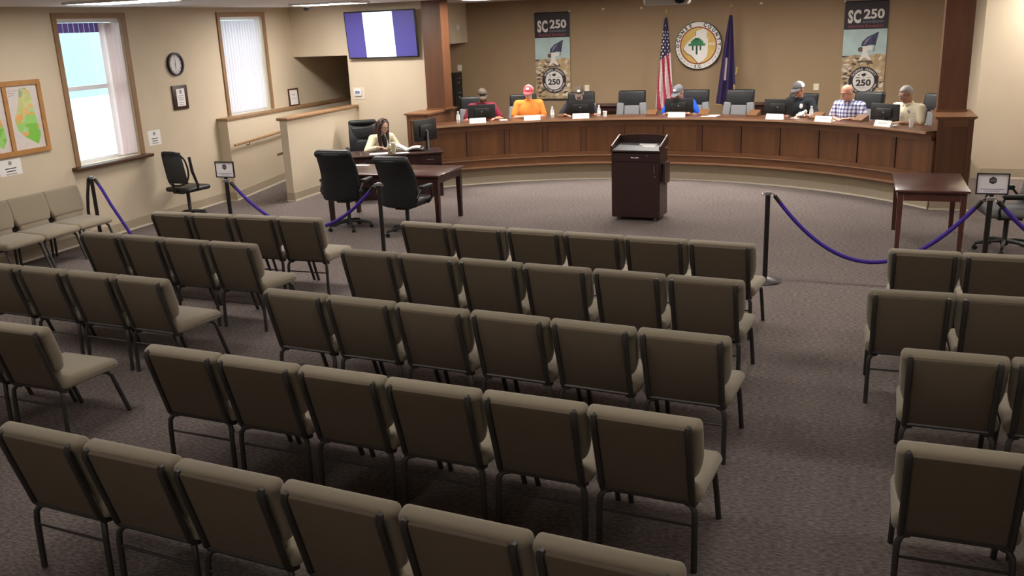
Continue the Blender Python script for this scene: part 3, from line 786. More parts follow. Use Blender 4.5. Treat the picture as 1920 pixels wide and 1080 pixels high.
# ------------------------------------------------------------------ lectern
t = thing('lectern', 'dark mahogany rolling lectern in the middle of the carpet', 'lectern', (-2.80, 12.70, 0), R(-3))
hw = 0.345; d0, d1 = -0.215, 0.215
box('side_panel', (-hw, -hw + .02, d0, d1, 0.05, 0.985), M_MAHOG, t)
box('side_panel', (hw - .02, hw, d0, d1, 0.05, 0.985), M_MAHOG, t)
box('back_panel', (-hw + .02, hw - .02, d1 - .02, d1, 0.05, 0.985), M_MAHOG, t)
box('bottom_panel', (-hw + .02, hw - .02, d0, d1 - .02, 0.05, 0.07), M_MAHOG, t)
dr = box('door', (-hw + .004, hw - .004, d0 - .018, d0, 0.06, 0.835), M_MAHOG, t)
b = NB(); tube(b, [(.275, d0 - .018, .79), (.275, d0 - .04, .79), (.275, d0 - .04, .68), (.275, d0 - .018, .68)], 0.005, 8); obj('handle', b, M_CHROME, dr)
b = NB(); lathe(b, [(0.009, 0), (0.009, 0.006)], 12, (.28, d0 - .018, .635), Matrix.Rotation(PI / 2, 4, 'X')); obj('lock', b, M_STEEL, dr)
dw = box('drawer', (-hw + .004, hw - .004, d0 - .018, d0, 0.842, 0.955), M_MAHOG, t)
rbox('handle', (0.0, d0 - .03, .895), (0.115, 0.016, 0.014), 0.006, M_CHROME, dw)
b = NB(); lathe(b, [(0.009, 0), (0.009, 0.006)], 12, (.17, d0 - .018, .925), Matrix.Rotation(PI / 2, 4, 'X')); obj('lock', b, M_STEEL, dw)
# sloped top tray
b = NB(); prism(b, [(d0 - .03, .972), (d1 + .01, 1.035), (d1 + .01, 1.055), (d0 - .03, .992)], -hw - .01, hw + .01, Matrix(((0, 0, 1, 0), (1, 0, 0, 0), (0, 1, 0, 0), (0, 0, 0, 1)))); obj('top_board', b, M_MAHOG, t, smooth=0, fixn=True)
b = NB(); prism(b, [(d0 - .025, .993), (d1 - .02, 1.051), (d1 - .02, 1.055), (d0 - .025, .997)], -hw + .02, hw - .02, Matrix(((0, 0, 1, 0), (1, 0, 0, 0), (0, 1, 0, 0), (0, 0, 0, 1)))); obj('writing_mat', b, mat('charcoal_mat', (0.05, 0.045, 0.047), 0.5, var=0.1), t, smooth=0, fixn=True)
for s in (-1, 1):
    b = NB(); prism(b, [(d0 - .005, 1.0), (d1 + .01, 1.05), (d1 + .01, 1.155), (d1 - .03, 1.155), (d0 - .005, 1.045)], s * hw - .012, s * hw + .012, Matrix(((0, 0, 1, 0), (1, 0, 0, 0), (0, 1, 0, 0), (0, 0, 0, 1)))); obj('side_rail', b, M_MAHOG, t, smooth=0, fixn=True)
    b = NB(); tube(b, [(s * hw, d0 - .005, 1.046), (s * hw, d1 - .03, 1.156), (s * hw, d1 + .01, 1.157)], 0.012, 6); obj('rail_edge', b, M_MAHOG_E, t)
poly = [(-hw, 1.04), (hw, 1.04), (hw, 1.13)] + [(hw * math.cos(PI * k / 12), 1.13 + 0.035 * math.sin(PI * k / 12)) for k in range(1, 12)] + [(-hw, 1.13)]
b = NB(); prism(b, poly, d1 - .01, d1 + .012, Matrix(((1, 0, 0, 0), (0, 0, 1, 0), (0, 1, 0, 0), (0, 0, 0, 1)))); obj('back_rail', b, M_MAHOG, t, smooth=0, fixn=True)
b = NB(); tube(b, [(hw * math.cos(PI * k / 12), d1, 1.132 + 0.035 * math.sin(PI * k / 12)) for k in range(13)], 0.010, 6); obj('rail_edge', b, M_MAHOG_E, t)
for sx in (-1, 1):
    for y in (d0 + .045, d1 - .05):
        b = NB()
        lathe(b, [(0.010, -.01), (0.025, -.01), (0.025, .01), (0.010, .01)], 14, (sx * .27, y, 0.025), Matrix.Rotation(PI / 2, 4, 'Y'))
        bx(b, sx * .27 - .018, sx * .27 + .018, y - .018, y + .018, 0.04, 0.052)
        obj('caster', b, M_STEEL, t)
# fold-down shelf on the right side
poly = [(-.12, 0), (.12, 0), (.14, .03), (.14, .27), (.12, .30), (-.12, .30), (-.14, .27), (-.14, .03)]
b = NB(); prism(b, poly, 0, .02, Matrix(((0, 0, 1, hw + .035), (1, 0, 0, 0.0), (0, 1, 0, .515), (0, 0, 0, 1)))); obj('folding_shelf', b, mat('mahogany_shelf', (0.055, 0.024, 0.02), 0.4, var=.15), t, smooth=0, fixn=True)
box('shelf_hinge', (hw, hw + .036, -.10, .10, .78, .80), M_MAHOG, t)
paper('paper_sheet', 'white sheets lying on the lectern top', (-2.70, 12.735, 1.032), R(-8), 0.26, 0.16).rotation_euler = (R(8), 0, R(-6))

# ------------------------------------------------------------------ rope posts and ropes
YS = 9.72
posts = [(-9.78, 'black rope post standing beside the wall chairs'), (-7.55, 'black rope post carrying the sign by the ramp'), (-5.34, 'black rope post standing behind the two black leather chairs'), (-0.79, 'black rope post with round base on the open carpet'), (1.28, 'black rope post carrying the sign by the right table')]
def make_post(x, label):
    t = thing('rope_post', label, 'rope post', (x, YS, 0), 0, 'rope posts across the room')
    b = NB(); lathe(b, [(0.165, 0), (0.168, 0.012), (0.15, 0.025), (0.06, 0.045), (0.03, 0.055)], 28); obj('base', b, mat('dark_base_metal', (0.06, 0.055, 0.055), 0.35, metal=0.5, var=0.05), t)
    b = NB(); lathe(b, [(0.026, 0.04), (0.026, 0.945)], 16); obj('post', b, M_POST, t)
    b = NB(); lathe(b, [(0.026, 0.93), (0.036, 0.94), (0.036, 0.962), (0.024, 0.97)], 16); obj('cap', b, M_STEEL, t)
    for s in (-1, 1):
        b = NB(); tube(b, [(s * (0.045 + 0.014 * math.cos(a)), 0, 0.94 + 0.014 * math.sin(a)) for a in [2 * PI * k / 10 for k in range(11)]], 0.0035, 5, cap=False); obj('ring', b, M_CHROME, t)
for x, l in posts: make_post(x, l)
def rope(pts, label, mt=None):
    pts = [Vector(p) for p in pts]
    t = thing('barrier_rope', label, 'rope', (0, 0, 0), 0, 'indigo barrier ropes')
    b = NB(); tube(b, pts, 0.021, 10); obj('cord', b, mt or M_ROPE, t)
    for a, c in ((pts[0], pts[1]), (pts[-1], pts[-2])):
        d = (a - c).normalized()
        b = NB(); tube(b, [a - d * 0.05, a + d * 0.035], 0.023, 10); tube(b, [a + d * 0.03, a + d * 0.055], 0.006, 6); obj('end_clip', b, M_BLACK, t)
def sag_rope(x0, x1, low, label, n=28, z=0.90):
    s = z - low
    rope([(x0 + 0.09 + (x1 - x0 - 0.18) * k / n, YS, z - s * 4 * (k / n) * (1 - k / n)) for k in range(n + 1)], label)
sag_rope(-7.55, -5.34, 0.36, 'indigo rope hanging between ramp sign post and the post behind the chairs')
sag_rope(-0.79, 1.28, 0.265, 'indigo rope hanging between the open carpet post and right sign post')
sag_rope(1.28, 3.40, 0.33, 'indigo rope running off the right edge from the sign post')
rope([(-9.70, YS, .90), (-9.62, YS, .78), (-9.50, YS - .01, .58), (-9.37, YS - .02, .40), (-9.28, YS - .02, .26), (-9.22, YS, .13), (-9.15, YS, .045), (-9.0, YS + .03, .022), (-8.75, YS + .05, .022), (-8.45, YS + .02, .022)], 'indigo rope dropping from the wall-side post to the floor')
rope([(-9.83, YS - .01, .90), (-9.845, YS - .05, .70), (-9.86, YS - .07, .50), (-9.86, YS - .07, .36)], 'dark cord standing in for the shadow of the wall-side post', M_BLACK)  # added dark strip: cast shadow of the post, shaped as a cord
def post_sign(x, label, rz=0):
    t = thing('sign_frame', label, 'sign', (x, YS, 0.972), rz)
    wd, hh = 0.285, 0.205
    box('clip', (-0.02, 0.02, -0.01, 0.01, -0.002, 0.03), M_BLACK, t)
    box('backing', (-wd / 2, wd / 2, -0.004, 0.006, 0.02, 0.02 + hh), M_BLACK, t)
    box('sheet', (-wd / 2 + .012, wd / 2 - .012, -0.006, -0.004, 0.032, 0.008 + hh), M_SIGN, t)
    b = NB()
    for d in ((-wd / 2, wd / 2, .02, .032), (-wd / 2, wd / 2, .008 + hh, .02 + hh), (-wd / 2, -wd / 2 + .012, .032, .008 + hh), (wd / 2 - .012, wd / 2, .032, .008 + hh)):
        bx(b, d[0], d[1], -0.012, -0.004, d[2], d[3])
    obj('rim', b, M_BLACK, t, smooth=0)
    Mv = Matrix(((1, 0, 0, 0), (0, 0, -1, -0.0062), (0, 1, 0, .02 + hh * .66), (0, 0, 0, 1)))
    b = NB(); prism(b, [(.037 * math.cos(PI / 6 + k * PI / 3), .037 * math.sin(PI / 6 + k * PI / 3)) for k in range(6)], 0, .0008, Mv); obj('emblem', b, M_INK, t, smooth=0)
    b = NB()
    for k in range(3): prism(b, [(-.024, .014 - k * .012), (.024, .014 - k * .012), (.024, .010 - k * .012), (-.024, .010 - k * .012)], .0008, .0012, Mv)
    obj('emblem_lines', b, M_INKG, t, smooth=0)
    for wz, ww in ((.068, .20), (.050, .13)):
        box('print_line', (-ww / 2, ww / 2, -.0066, -.006, wz, wz + .006), M_INKB if wz > .06 else M_INKG, t)
post_sign(-7.55, 'small framed notice on the rope post by the ramp')
post_sign(1.285, 'small framed notice on the rope post by the right table')

# ------------------------------------------------------------------ things on the left wall
def map_mat():
    ma = bpy.data.materials.new('zoning_map_print'); ma.use_nodes = True
    nt = ma.node_tree; b = nt.nodes['Principled BSDF']; b.inputs['Roughness'].default_value = 0.6
    tc = nt.nodes.new('ShaderNodeTexCoord')
    vo = nt.nodes.new('ShaderNodeTexVoronoi'); vo.inputs['Scale'].default_value = 11
    no = nt.nodes.new('ShaderNodeTexNoise'); no.inputs['Scale'].default_value = 5; no.inputs['Detail'].default_value = 4
    nt.links.new(tc.outputs['Object'], no.inputs['Vector'])
    ad = nt.nodes.new('ShaderNodeMixRGB'); ad.inputs[0].default_value = 0.12
    nt.links.new(tc.outputs['Object'], ad.inputs[1]); nt.links.new(no.outputs['Color'], ad.inputs[2])
    nt.links.new(ad.outputs[0], vo.inputs['Vector'])
    sp = nt.nodes.new('ShaderNodeSeparateXYZ'); nt.links.new(tc.outputs['Object'], sp.inputs[0])
    # colours drift from olive green at the top over orange to bright green at the foot
    ma_ = nt.nodes.new('ShaderNodeMath'); ma_.operation = 'MULTIPLY_ADD'; ma_.inputs[1].default_value = 0.95; ma_.inputs[2].default_value = 0.38
    nt.links.new(sp.outputs['Y'], ma_.inputs[0])
    sc_ = nt.nodes.new('ShaderNodeSeparateColor'); nt.links.new(vo.outputs['Color'], sc_.inputs[0])
    mb = nt.nodes.new('ShaderNodeMath'); mb.operation = 'MULTIPLY_ADD'; mb.inputs[1].default_value = 0.34
    nt.links.new(sc_.outputs[0], mb.inputs[0]); nt.links.new(ma_.outputs[0], mb.inputs[2])
    r = nt.nodes.new('ShaderNodeValToRGB'); cr = r.color_ramp; cr.interpolation = 'CONSTANT'
    cr.elements[0].position = 0.0; cr.elements[0].color = (0.20, 0.52, 0.06, 1)
    cr.elements[1].position = 0.95; cr.elements[1].color = (0.30, 0.42, 0.25, 1)
    for p, c in ((0.30, (0.32, 0.62, 0.16, 1)), (0.40, (0.75, 0.38, 0.12, 1)), (0.48, (0.42, 0.62, 0.28, 1)), (0.56, (0.80, 0.45, 0.18, 1)), (0.64, (0.58, 0.62, 0.26, 1)), (0.74, (0.50, 0.58, 0.22, 1)), (0.84, (0.62, 0.50, 0.25, 1))):
        e = cr.elements.new(p); e.color = c
    nt.links.new(mb.outputs[0], r.inputs[0]); nt.links.new(r.outputs[0], b.inputs['Base Color'])
    return ma
M_MAP = map_mat()
t = thing('map_board', 'oak framed board with two coloured maps left of the window', 'map board', (XL, 8.83, 1.835), rot=WALL_LEFT)
# local x = world Y - 8.83; right edge at 9.40
W_, H_ = 1.14, 0.93
b = NB()
for d in ((-W_ / 2, W_ / 2, H_ / 2 - .06, H_ / 2), (-W_ / 2, W_ / 2, -H_ / 2, -H_ / 2 + .06), (-W_ / 2, -W_ / 2 + .06, -H_ / 2 + .06, H_ / 2 - .06), (W_ / 2 - .06, W_ / 2, -H_ / 2 + .06, H_ / 2 - .06)):
    bx(b, *d, 0.0, 0.035)
obj('frame', b, mat('golden_oak', (0.42, 0.20, 0.06), 0.45, var=0.15, vscale=10), t, smooth=0)
box('mullion', (-0.03, 0.03, -H_ / 2 + .06, H_ / 2 - .06, 0, 0.03), MATS['golden_oak'], t)
M_MAPP = mat('pale_pink_map_paper', (0.66, 0.60, 0.57), 0.6, var=0.03)
county = [(.24, .36), (.33, .37), (.40, .33), (.41, .20), (.43, .0), (.455, -.12), (.46, -.25), (.40, -.36), (.30, -.30), (.20, -.24), (.12, -.15), (.10, -.02), (.15, .08), (.20, .20)]
for s in (-1, 1):
    box('map_sheet', (0.03 if s > 0 else -.51, .51 if s > 0 else -.03, -H_ / 2 + .06, H_ / 2 - .06, 0.004, 0.01), M_MAPP, t)
    pl = [(p[0] if s > 0 else p[0] - .54, p[1]) for p in county]
    b = NB(); prism(b, pl, 0.010, 0.0112); obj('map_print', b, M_MAP, t, smooth=0, fixn=True)
    for k in range(3):
        x0 = (.06 if s > 0 else -.48)
        box('print_line', (x0, x0 + .15 - .03 * k, .34 - .03 * k, .346 - .03 * k, 0.010, 0.011), M_INKG, t)
def wall_notice(label, y, z, wd, hh, tilt=0.0):
    t = thing('paper_notice', label, 'notice', (XL, y, z), rot=WALL_LEFT)
    bd = box('sheet', (-wd / 2, wd / 2, -hh / 2, hh / 2, 0.0005, 0.003), M_WHITE, t)
    b = NB(); prism(b, disc_poly(.028, 20, 0, hh * .27), .003, .0036); obj('emblem', b, M_INKG, t, smooth=0)
    for k, ww in enumerate((.5, .42, .5)):
        box('print_line', (-wd * ww / 2, wd * ww / 2, -.02 - .035 * k, -.008 - .035 * k, .003, .0036), M_INK if k < 2 else M_INKG, t)
wall_notice('white paper notice between the window and the task chair', 11.40, 1.282, 0.27, 0.225)
wall_notice('white paper notice below the map board', 8.735, 1.237, 0.34, 0.20)
# clock
t = thing('wall_clock', 'round black rimmed wall clock above the plaque', 'clock', (XL, 12.075, 2.345), rot=WALL_LEFT)
b = NB(); ring_bm(b, .150, .178, 0, .045); obj('rim', b, M_BLACK, t)
b = NB(); prism(b, disc_poly(.155), 0, .018); obj('dial', b, mat('dial_grey_white', (0.66, 0.63, 0.66), 0.5, var=0.02), t, smooth=0)
for k in range(12):
    a = PI / 2 - 2 * PI * (k + 1) / 12
    text(str(k + 1), .042, M_INK, t, .120 * math.cos(a), .120 * math.sin(a), .0185, name='numeral', extrude=.0005)
for nm, a, l, wd in (('hour_hand', R(-88), .075, .006), ('minute_hand', R(84), .10, .004)):
    c, s = math.cos(a), math.sin(a)
    b = NB(); prism(b, [(-s * wd - c * .015, c * wd - s * .015), (s * wd - c * .015, -c * wd - s * .015), (l * c + s * wd * .4, l * s - c * wd * .4), (l * c - s * wd * .4, l * s + c * wd * .4)], .020, .022); obj(nm, b, M_INK, t, smooth=0, fixn=True)
# plaque below clock
t = thing('wall_plaque', 'dark wooden plaque with white plate below the clock', 'plaque', (XL, 12.09, 1.832), rot=WALL_LEFT)
rbox('board', (0, 0, .014), (.345, .375, .028), .008, mat('walnut_board', (0.045, 0.016, 0.012), 0.4, var=0.2, vscale=12), t)
box('plate', (-.095, .095, -.135, .135, .028, .031), M_WHITE, t)
b = NB(); prism(b, disc_poly(.032, 20, 0, .085), .031, .0316); obj('emblem', b, M_INKG, t, smooth=0)
for k in range(5): box('print_line', (-.06, .06, .02 - .03 * k - (.015 if k > 2 else 0), .028 - .03 * k - (.015 if k > 2 else 0), .031, .0316), M_INKG, t)
# framed certificate leaning on the ledge
t = thing('certificate_frame', 'small framed certificate standing on the ramp ledge', 'picture frame', (XL + .015, 15.27, 1.405), rot=(PI / 2 - R(2), 0, PI / 2))
b = NB()
for d in ((-.16, .16, 0, .022), (-.16, .16, .30, .322), (-.16, -.138, .022, .30), (.138, .16, .022, .30)): bx(b, *d, .0, .022)
obj('frame', b, M_SILL, t, smooth=0)
box('sheet', (-.138, .138, .022, .30, .002, .008), M_WHITE, t)
box('print_line', (-.06, .06, .20, .212, .008, .0086), M_INKG, t); box('print_line', (-.09, .09, .13, .137, .008, .0086), M_INKG, t)
# handrail
t = thing('handrail', 'wooden handrail with bracket along the ramp ledge wall', 'handrail', (-9.81, 12.95, 0))
b = NB(); tube(b, [(0, 0.02, .955), (0, .6, .98), (0, 2.2, 1.06), (0, 4.2, 1.16)], 0.021, 10); obj('rail', b, mat('rail_oak', (0.33, 0.18, 0.08), 0.4, var=0.15), t)
for y in (.45, 1.85, 3.4):
    z = .955 + y * .048
    b = NB(); tube(b, [(-.08, y, z - .07), (-.02, y, z - .065), (0, y, z - .015)], 0.008, 6); obj('bracket', b, M_SILL, t)
t = thing('handrail', 'short end of handrail showing beside the half wall', 'handrail', (-8.99, 13.0, 0))
b = NB(); tube(b, [(0, .0, .80), (0, .5, .83), (0, 2.0, .91)], 0.021, 10); obj('rail', b, MATS['rail_oak'], t)
for y in (.5, 1.7): 
    b = NB(); tube(b, [(.055, y, .75 + y * .05), (.01, y, .76 + y * .05), (0, y, .79 + y * .05)], 0.008, 6); obj('bracket', b, M_SILL, t)

# ------------------------------------------------------------------ television wall
t = thing('wall_television', 'large wall television showing a white page on violet', 'television', (-8.115, YTV, 2.655), rot=WALL_BACK)
box('wall_bracket', (-.25, .25, -.15, .15, 0, .07), M_BLACK, t)
Mt = Matrix.Translation((0, 0, .11)) @ Matrix.Rotation(R(5), 4, 'X')
rbox('housing', (0, 0, .11), (1.43, .835, .05), .012, M_BLACK, t, M=Matrix.Rotation(R(5), 4, 'X'))
def scr(nm, x0, x1, y0, y1, z0, z1, mt):
    b = NB(); bx(b, x0, x1, y0, y1, z0, z1); b.transform(Mt); return obj(nm, b, mt, t, smooth=0)
s_ = scr('screen', -.695, .695, -.395, .395, .025, .0255, mat('violet_screen', (0.075, 0.065, 0.28), 0.25, emit=0.30))
scr('page', -.33, .27, -.395, .395, .0255, .0262, mat('bright_page', (0.78, 0.90, 1.0), 0.3, emit=0.85))
b = NB(); ring_bm(b, .025, .033, .0262, .0266, 20); b.transform(Mt @ Matrix.Translation((-.18, .29, 0))); obj('page_emblem', b, M_INKG, t, smooth=0)
t = thing('thermostat', 'white thermostat on the wall under the television', 'thermostat', (-8.73, YTV, 1.61), rot=WALL_BACK)
box('plate', (-.13, .13, -.115, .105, 0, .006), mat('pale_wall_plate', (0.66, 0.60, 0.50), 0.5, var=0.02), t)
rbox('housing', (-.02, .015, .02), (.15, .13, .03), .008, M_PLASTW, t)
box('display', (-.065, .03, -.01, .045, .035, .0362), mat('grey_blue_display', (0.20, 0.22, 0.38), 0.3, var=0.02), t)
# dome camera, projector on the ceiling
t = thing('dome_camera', 'small white dome camera under the ceiling near the second window', 'security camera', (-8.98, 14.28, CEIL))
b = NB(); lathe(b, [(.07, 0), (.075, -.02), (.06, -.045)], 18); obj('mount', b, M_PLASTW, t, fixn=True)
b = NB(); lathe(b, [(.055, -.045), (.05, -.07), (.032, -.09), (.01, -.097)], 18); obj('dome', b, M_BLACK, t, fixn=True)
t = thing('projector', 'white ceiling projector above the lectern, cut by the top edge', 'projector', (-1.66, 8.7, 2.92), R(4))
rbox('housing', (0, 0, 0), (.40, .30, .13), .03, mat('off_white_plastic', (0.60, 0.58, 0.56), 0.45, var=0.02), t, seg=3)
b = NB(); lathe(b, [(.045, 0), (.05, .03), (.036, .04), (.03, .025)], 20, (.13, -.15, -.01), Matrix.Rotation(PI / 2, 4, 'X')); obj('lens', b, M_BLACK, t)
b = NB(); lathe(b, [(.05, 0), (.05, .012)], 20, (.165, -.14, -.01), Matrix.Rotation(PI / 2, 4, 'X')); obj('lens_ring', b, M_CHROME, t)
b = NB(); tube(b, [(0, 0, .06), (0, 0, CEIL - 2.92)], 0.02, 10); obj('mount_pole', b, M_PLASTW, t)

# ------------------------------------------------------------------ back wall
M_SKY = mat('banner_sky', (0.42, 0.55, 0.55), 0.6, var=0.12, vscale=3)
M_SAND = mat('banner_sand', (0.42, 0.30, 0.17), 0.6, var=0.35, vscale=9)
M_ROCK = mat('banner_rock', (0.10, 0.065, 0.04), 0.6, var=0.4, vscale=12)
M_PALE = mat('banner_pale', (0.66, 0.58, 0.46), 0.6, var=0.25, vscale=14)
M_FLAGN = mat('banner_navy', (0.045, 0.045, 0.10), 0.6, var=0.4, vscale=16)
M_NAVY = mat('banner_black', (0.022, 0.015, 0.022), 0.6, var=0.1)
M_RED = mat('banner_red', (0.42, 0.04, 0.06), 0.6, var=0.1)
M_PRINTW = mat('banner_white', (0.72, 0.69, 0.66), 0.6, var=0.03)
def banner(label, x, zc, hgt):
    t = thing('wall_banner', label, 'banner', (x, YB - .02, zc), rot=WALL_BACK)
    w2, h2 = .375, hgt / 2
    box('cloth', (-w2, w2, -h2, h2, 0, .006), M_NAVY, t)
    yh = h2 - .49
    def lay(nm, poly, mt, z): 
        b = NB(); prism(b, poly, z, z + .0006); return obj(nm, b, mt, t, smooth=0, fixn=True)
    lay('print_sky', [(-w2, -.05), (w2, -.05), (w2, yh), (-w2, yh)], M_SKY, .006)
    lay('print_sand', [(-w2, -h2 + .03), (w2, -h2 + .03), (w2, -.04), (.2, -.02), (.05, -.06), (-.15, -.03), (-w2, -.08)], M_SAND, .0066)
    rnd = random.Random(3)
    for k in range(64):
        cx = rnd.uniform(-w2 + .04, w2 - .05); cy = rnd.uniform(-h2 + .07, -.10)
        if abs(cx) < .2 and k % 3: cx = math.copysign(rnd.uniform(.24, w2 - .04), cx)
        a = rnd.uniform(-.6, .9); lx = rnd.uniform(.03, .085); ly = rnd.uniform(.012, .034)
        pl = []
        for q in range(7):
            th = 2 * PI * q / 7
            u, v = lx * math.cos(th) * rnd.uniform(.7, 1.1), ly * math.sin(th) * rnd.uniform(.7, 1.1)
            pl.append((max(-w2, min(w2, cx + u * math.cos(a) - v * math.sin(a))), cy + u * math.sin(a) + v * math.cos(a)))
        lay('print_rock', pl, M_ROCK if k % 2 else M_PALE, .0072 + .0001 * (k % 5))
    lay('print_flagstaff', [(.155, .02), (.167, .02), (.232, yh - .06), (.222, yh - .06)], M_ROCK, .0080)
    lay('print_flag', [(.225, yh - .05), (.15, yh - .09), (.04, yh - .14), (-.04, yh - .22), (-.06, yh - .30), (.02, yh - .30), (.10, yh - .28), (.19, yh - .29)], M_FLAGN, .0082)
    lay('print_flag_fold', [(.12, yh - .12), (.02, yh - .19), (-.02, yh - .28), (.0, yh - .28), (.06, yh - .20)], mat('banner_lilac', (0.22, 0.20, 0.30), 0.6, var=0.2), .0088)
    lay('print_figure_head', disc_poly(.045, 12, -.065, yh - .36), M_ROCK, .0090)
    lay('print_figure', [(-.03, yh - .30), (.14, yh - .30), (.13, yh - .37), (.05, yh - .38), (.07, yh - .46), (.13, yh - .54), (.10, yh - .56), (.01, yh - .50), (-.06, yh - .56), (-.09, yh - .55), (-.03, yh - .44)], M_PRINTW, .0091)
    lay('print_shadow', [(-.12, yh - .57), (.13, yh - .555), (.12, yh - .575), (-.10, yh - .60)], M_ROCK, .0092)
    cy = -h2 + .40
    lay('print_ring', disc_poly(.262, 44, .02, cy), M_NAVY, .0094)
    lay('print_disc', disc_poly(.186, 44, .02, cy), M_PRINTW, .0101)
    root = bpy.data.objects.new('ring_lettering', None); COL.objects.link(root); root.parent = t; root.location = (.02, cy, 0)
    ring_text('OCONEE COUNTY', .052, .218, R(150), R(30), M_PRINTW, root, .0108, bold=.001)
    ring_text('AMERICAN REVOLUTION', .046, .220, R(198), R(342), M_PRINTW, root, .0108, inward=True, bold=.001)
    text('250', .155, M_INK, t, .02, cy - .035, .0108, bold=.006, sx=1.12)
    for k in range(2): box('print_line', (.02 - .11 + .03 * k, .02 + .11 - .03 * k, cy - .115 - .025 * k, cy - .108 - .025 * k, .0101, .0107), M_INKG, t)
    lay('print_palm', [(.0, cy + .09), (-.03, cy + .12), (.0, cy + .135), (.04, cy + .145), (.07, cy + .125), (.04, cy + .09)], M_INK, .0107)
    lay('print_moon', disc_poly(.018, 12, -.065, cy + .112), M_INKG, .0107)
    for u in (-.10, .10): box('print_line', (.02 + u - .035, .02 + u + .035, cy + .055, cy + .07, .0101, .0107), M_INKG, t)
    box('print_line', (.015, .025, cy + .05, cy + .09, .0101, .0107), M_INKG, t)
    text('S', .30, M_PRINTW, t, -.270, h2 - .275, .0066, sx=.60, bold=.014); text('C', .30, M_PRINTW, t, -.155, h2 - .275, .0066, sx=.60, bold=.014)
    text('250', .225, M_PRINTW, t, .130, h2 - .235, .0066, sx=1.05, bold=.007)
    text('ANNIVERSARY', .060, mat('banner_steel_blue', (0.16, 0.20, 0.25), 0.6, var=.05), t, .125, h2 - .365, .0066, sx=.95)
    text('American Revolution', .070, M_RED, t, .0, h2 - .435, .0066, sx=1.0)
    b = NB(); tube(b, [(-w2 - .02, h2, .006), (w2 + .02, h2, .006)], .010, 8); obj('top_rod', b, M_BLACK, t)
    for s in (-1, 1):
        b = NB(); ell(b, (s * (w2 + .005), h2 + .012, .012), (.02, .02, .016)); obj('hook', b, M_CREAM, t)
    return t
banner('tall printed banner on the brown wall, left of the flags', -5.905, 2.055, 1.75)
banner('tall printed banner on the brown wall, right of the flags', 0.105, 1.975, 1.82)

# county seal
t = thing('county_seal', 'large round county seal hung between the two flags', 'seal', (-2.92, YB - .035, 2.195), rot=WALL_BACK)
M_SW = mat('seal_white', (0.80, 0.77, 0.72), 0.5, var=.02); M_SG = mat('seal_gold', (0.66, 0.43, 0.11), 0.5, var=.08); M_SR = mat('seal_red', (0.26, 0.03, 0.02), 0.5, var=.05)
M_SGN = mat('seal_green', (0.03, 0.22, 0.08), 0.5, var=.05); M_SDG = mat('seal_dark_green', (0.01, 0.06, 0.04), 0.5, var=.05)
b = NB(); prism(b, disc_poly(.446, 64), 0, .03); obj('disc', b, M_SW, t, smooth=0)
b = NB(); ring_bm(b, .440, .452, 0, .034, 64); obj('rim', b, M_INK, t)
b = NB(); ring_bm(b, .335, .356, .03, .035, 64); obj('red_ring', b, M_SR, t)
b = NB(); prism(b, disc_poly(.337, 64), .03, .032); obj('gold_field', b, M_SG, t, smooth=0)
q = .00178
cpts = [(520, 245), (600, 215), (640, 240), (635, 300), (650, 330), (650, 450), (640, 510), (600, 560), (548, 582), (500, 530), (470, 495), (430, 480), (385, 430), (400, 395), (430, 360), (490, 310), (520, 290)]
cp = [((x - 547) * q, -(y - 395) * q) for x, y in cpts]
b = NB(); prism(b, [(x - .012, y - .010) for x, y in cp], .032, .0335); obj('county_shadow', b, mat('seal_umber', (0.12, 0.07, 0.02), 0.5, var=.05), t, smooth=0, fixn=True)
b = NB(); prism(b, cp, .032, .036); obj('county_shape', b, M_SW, t, smooth=0, fixn=True)
b = NB()
for (x0, x1, y0, y1) in ((505, 560, 312, 335), (482, 582, 328, 352), (465, 600, 345, 378), (440, 622, 372, 398)):
    bx(b, (x0 - 547) * q, (x1 - 547) * q, -(y1 - 395) * q, -(y0 - 395) * q, .036, .0385)
obj('tree_canopy', b, M_SGN, t, smooth=0)
b = NB()
for (x0, x1, y0, y1) in ((478, 497, 398, 445), (520, 540, 398, 490), (562, 580, 398, 445)):
    bx(b, (x0 - 547) * q, (x1 - 547) * q, -(y1 - 395) * q, -(y0 - 395) * q, .036, .038)
obj('tree_trunk', b, M_SDG, t, smooth=0)
ring_text('OCONEE', .085, .398, R(180), R(113), M_INK, t, .0305, bold=.004, single=True)
ring_text('COUNTY', .085, .398, R(72), R(2), M_INK, t, .0305, bold=.004, single=True)
ring_text('S.C.', .075, .398, R(262), R(280), M_INK, t, .0305, inward=True, bold=.003, single=True)
text('1868', .075, M_SW, t, .24, .025, .0325)
for a in (192, 204, 216, 228, 240, 252, 290, 302, 314, 326, 338, 350):
    b = NB(); prism(b, disc_poly(.011, 10, .398 * math.cos(R(a)), .398 * math.sin(R(a))), .03, .0312); obj('dot', b, M_INKG, t, smooth=0)

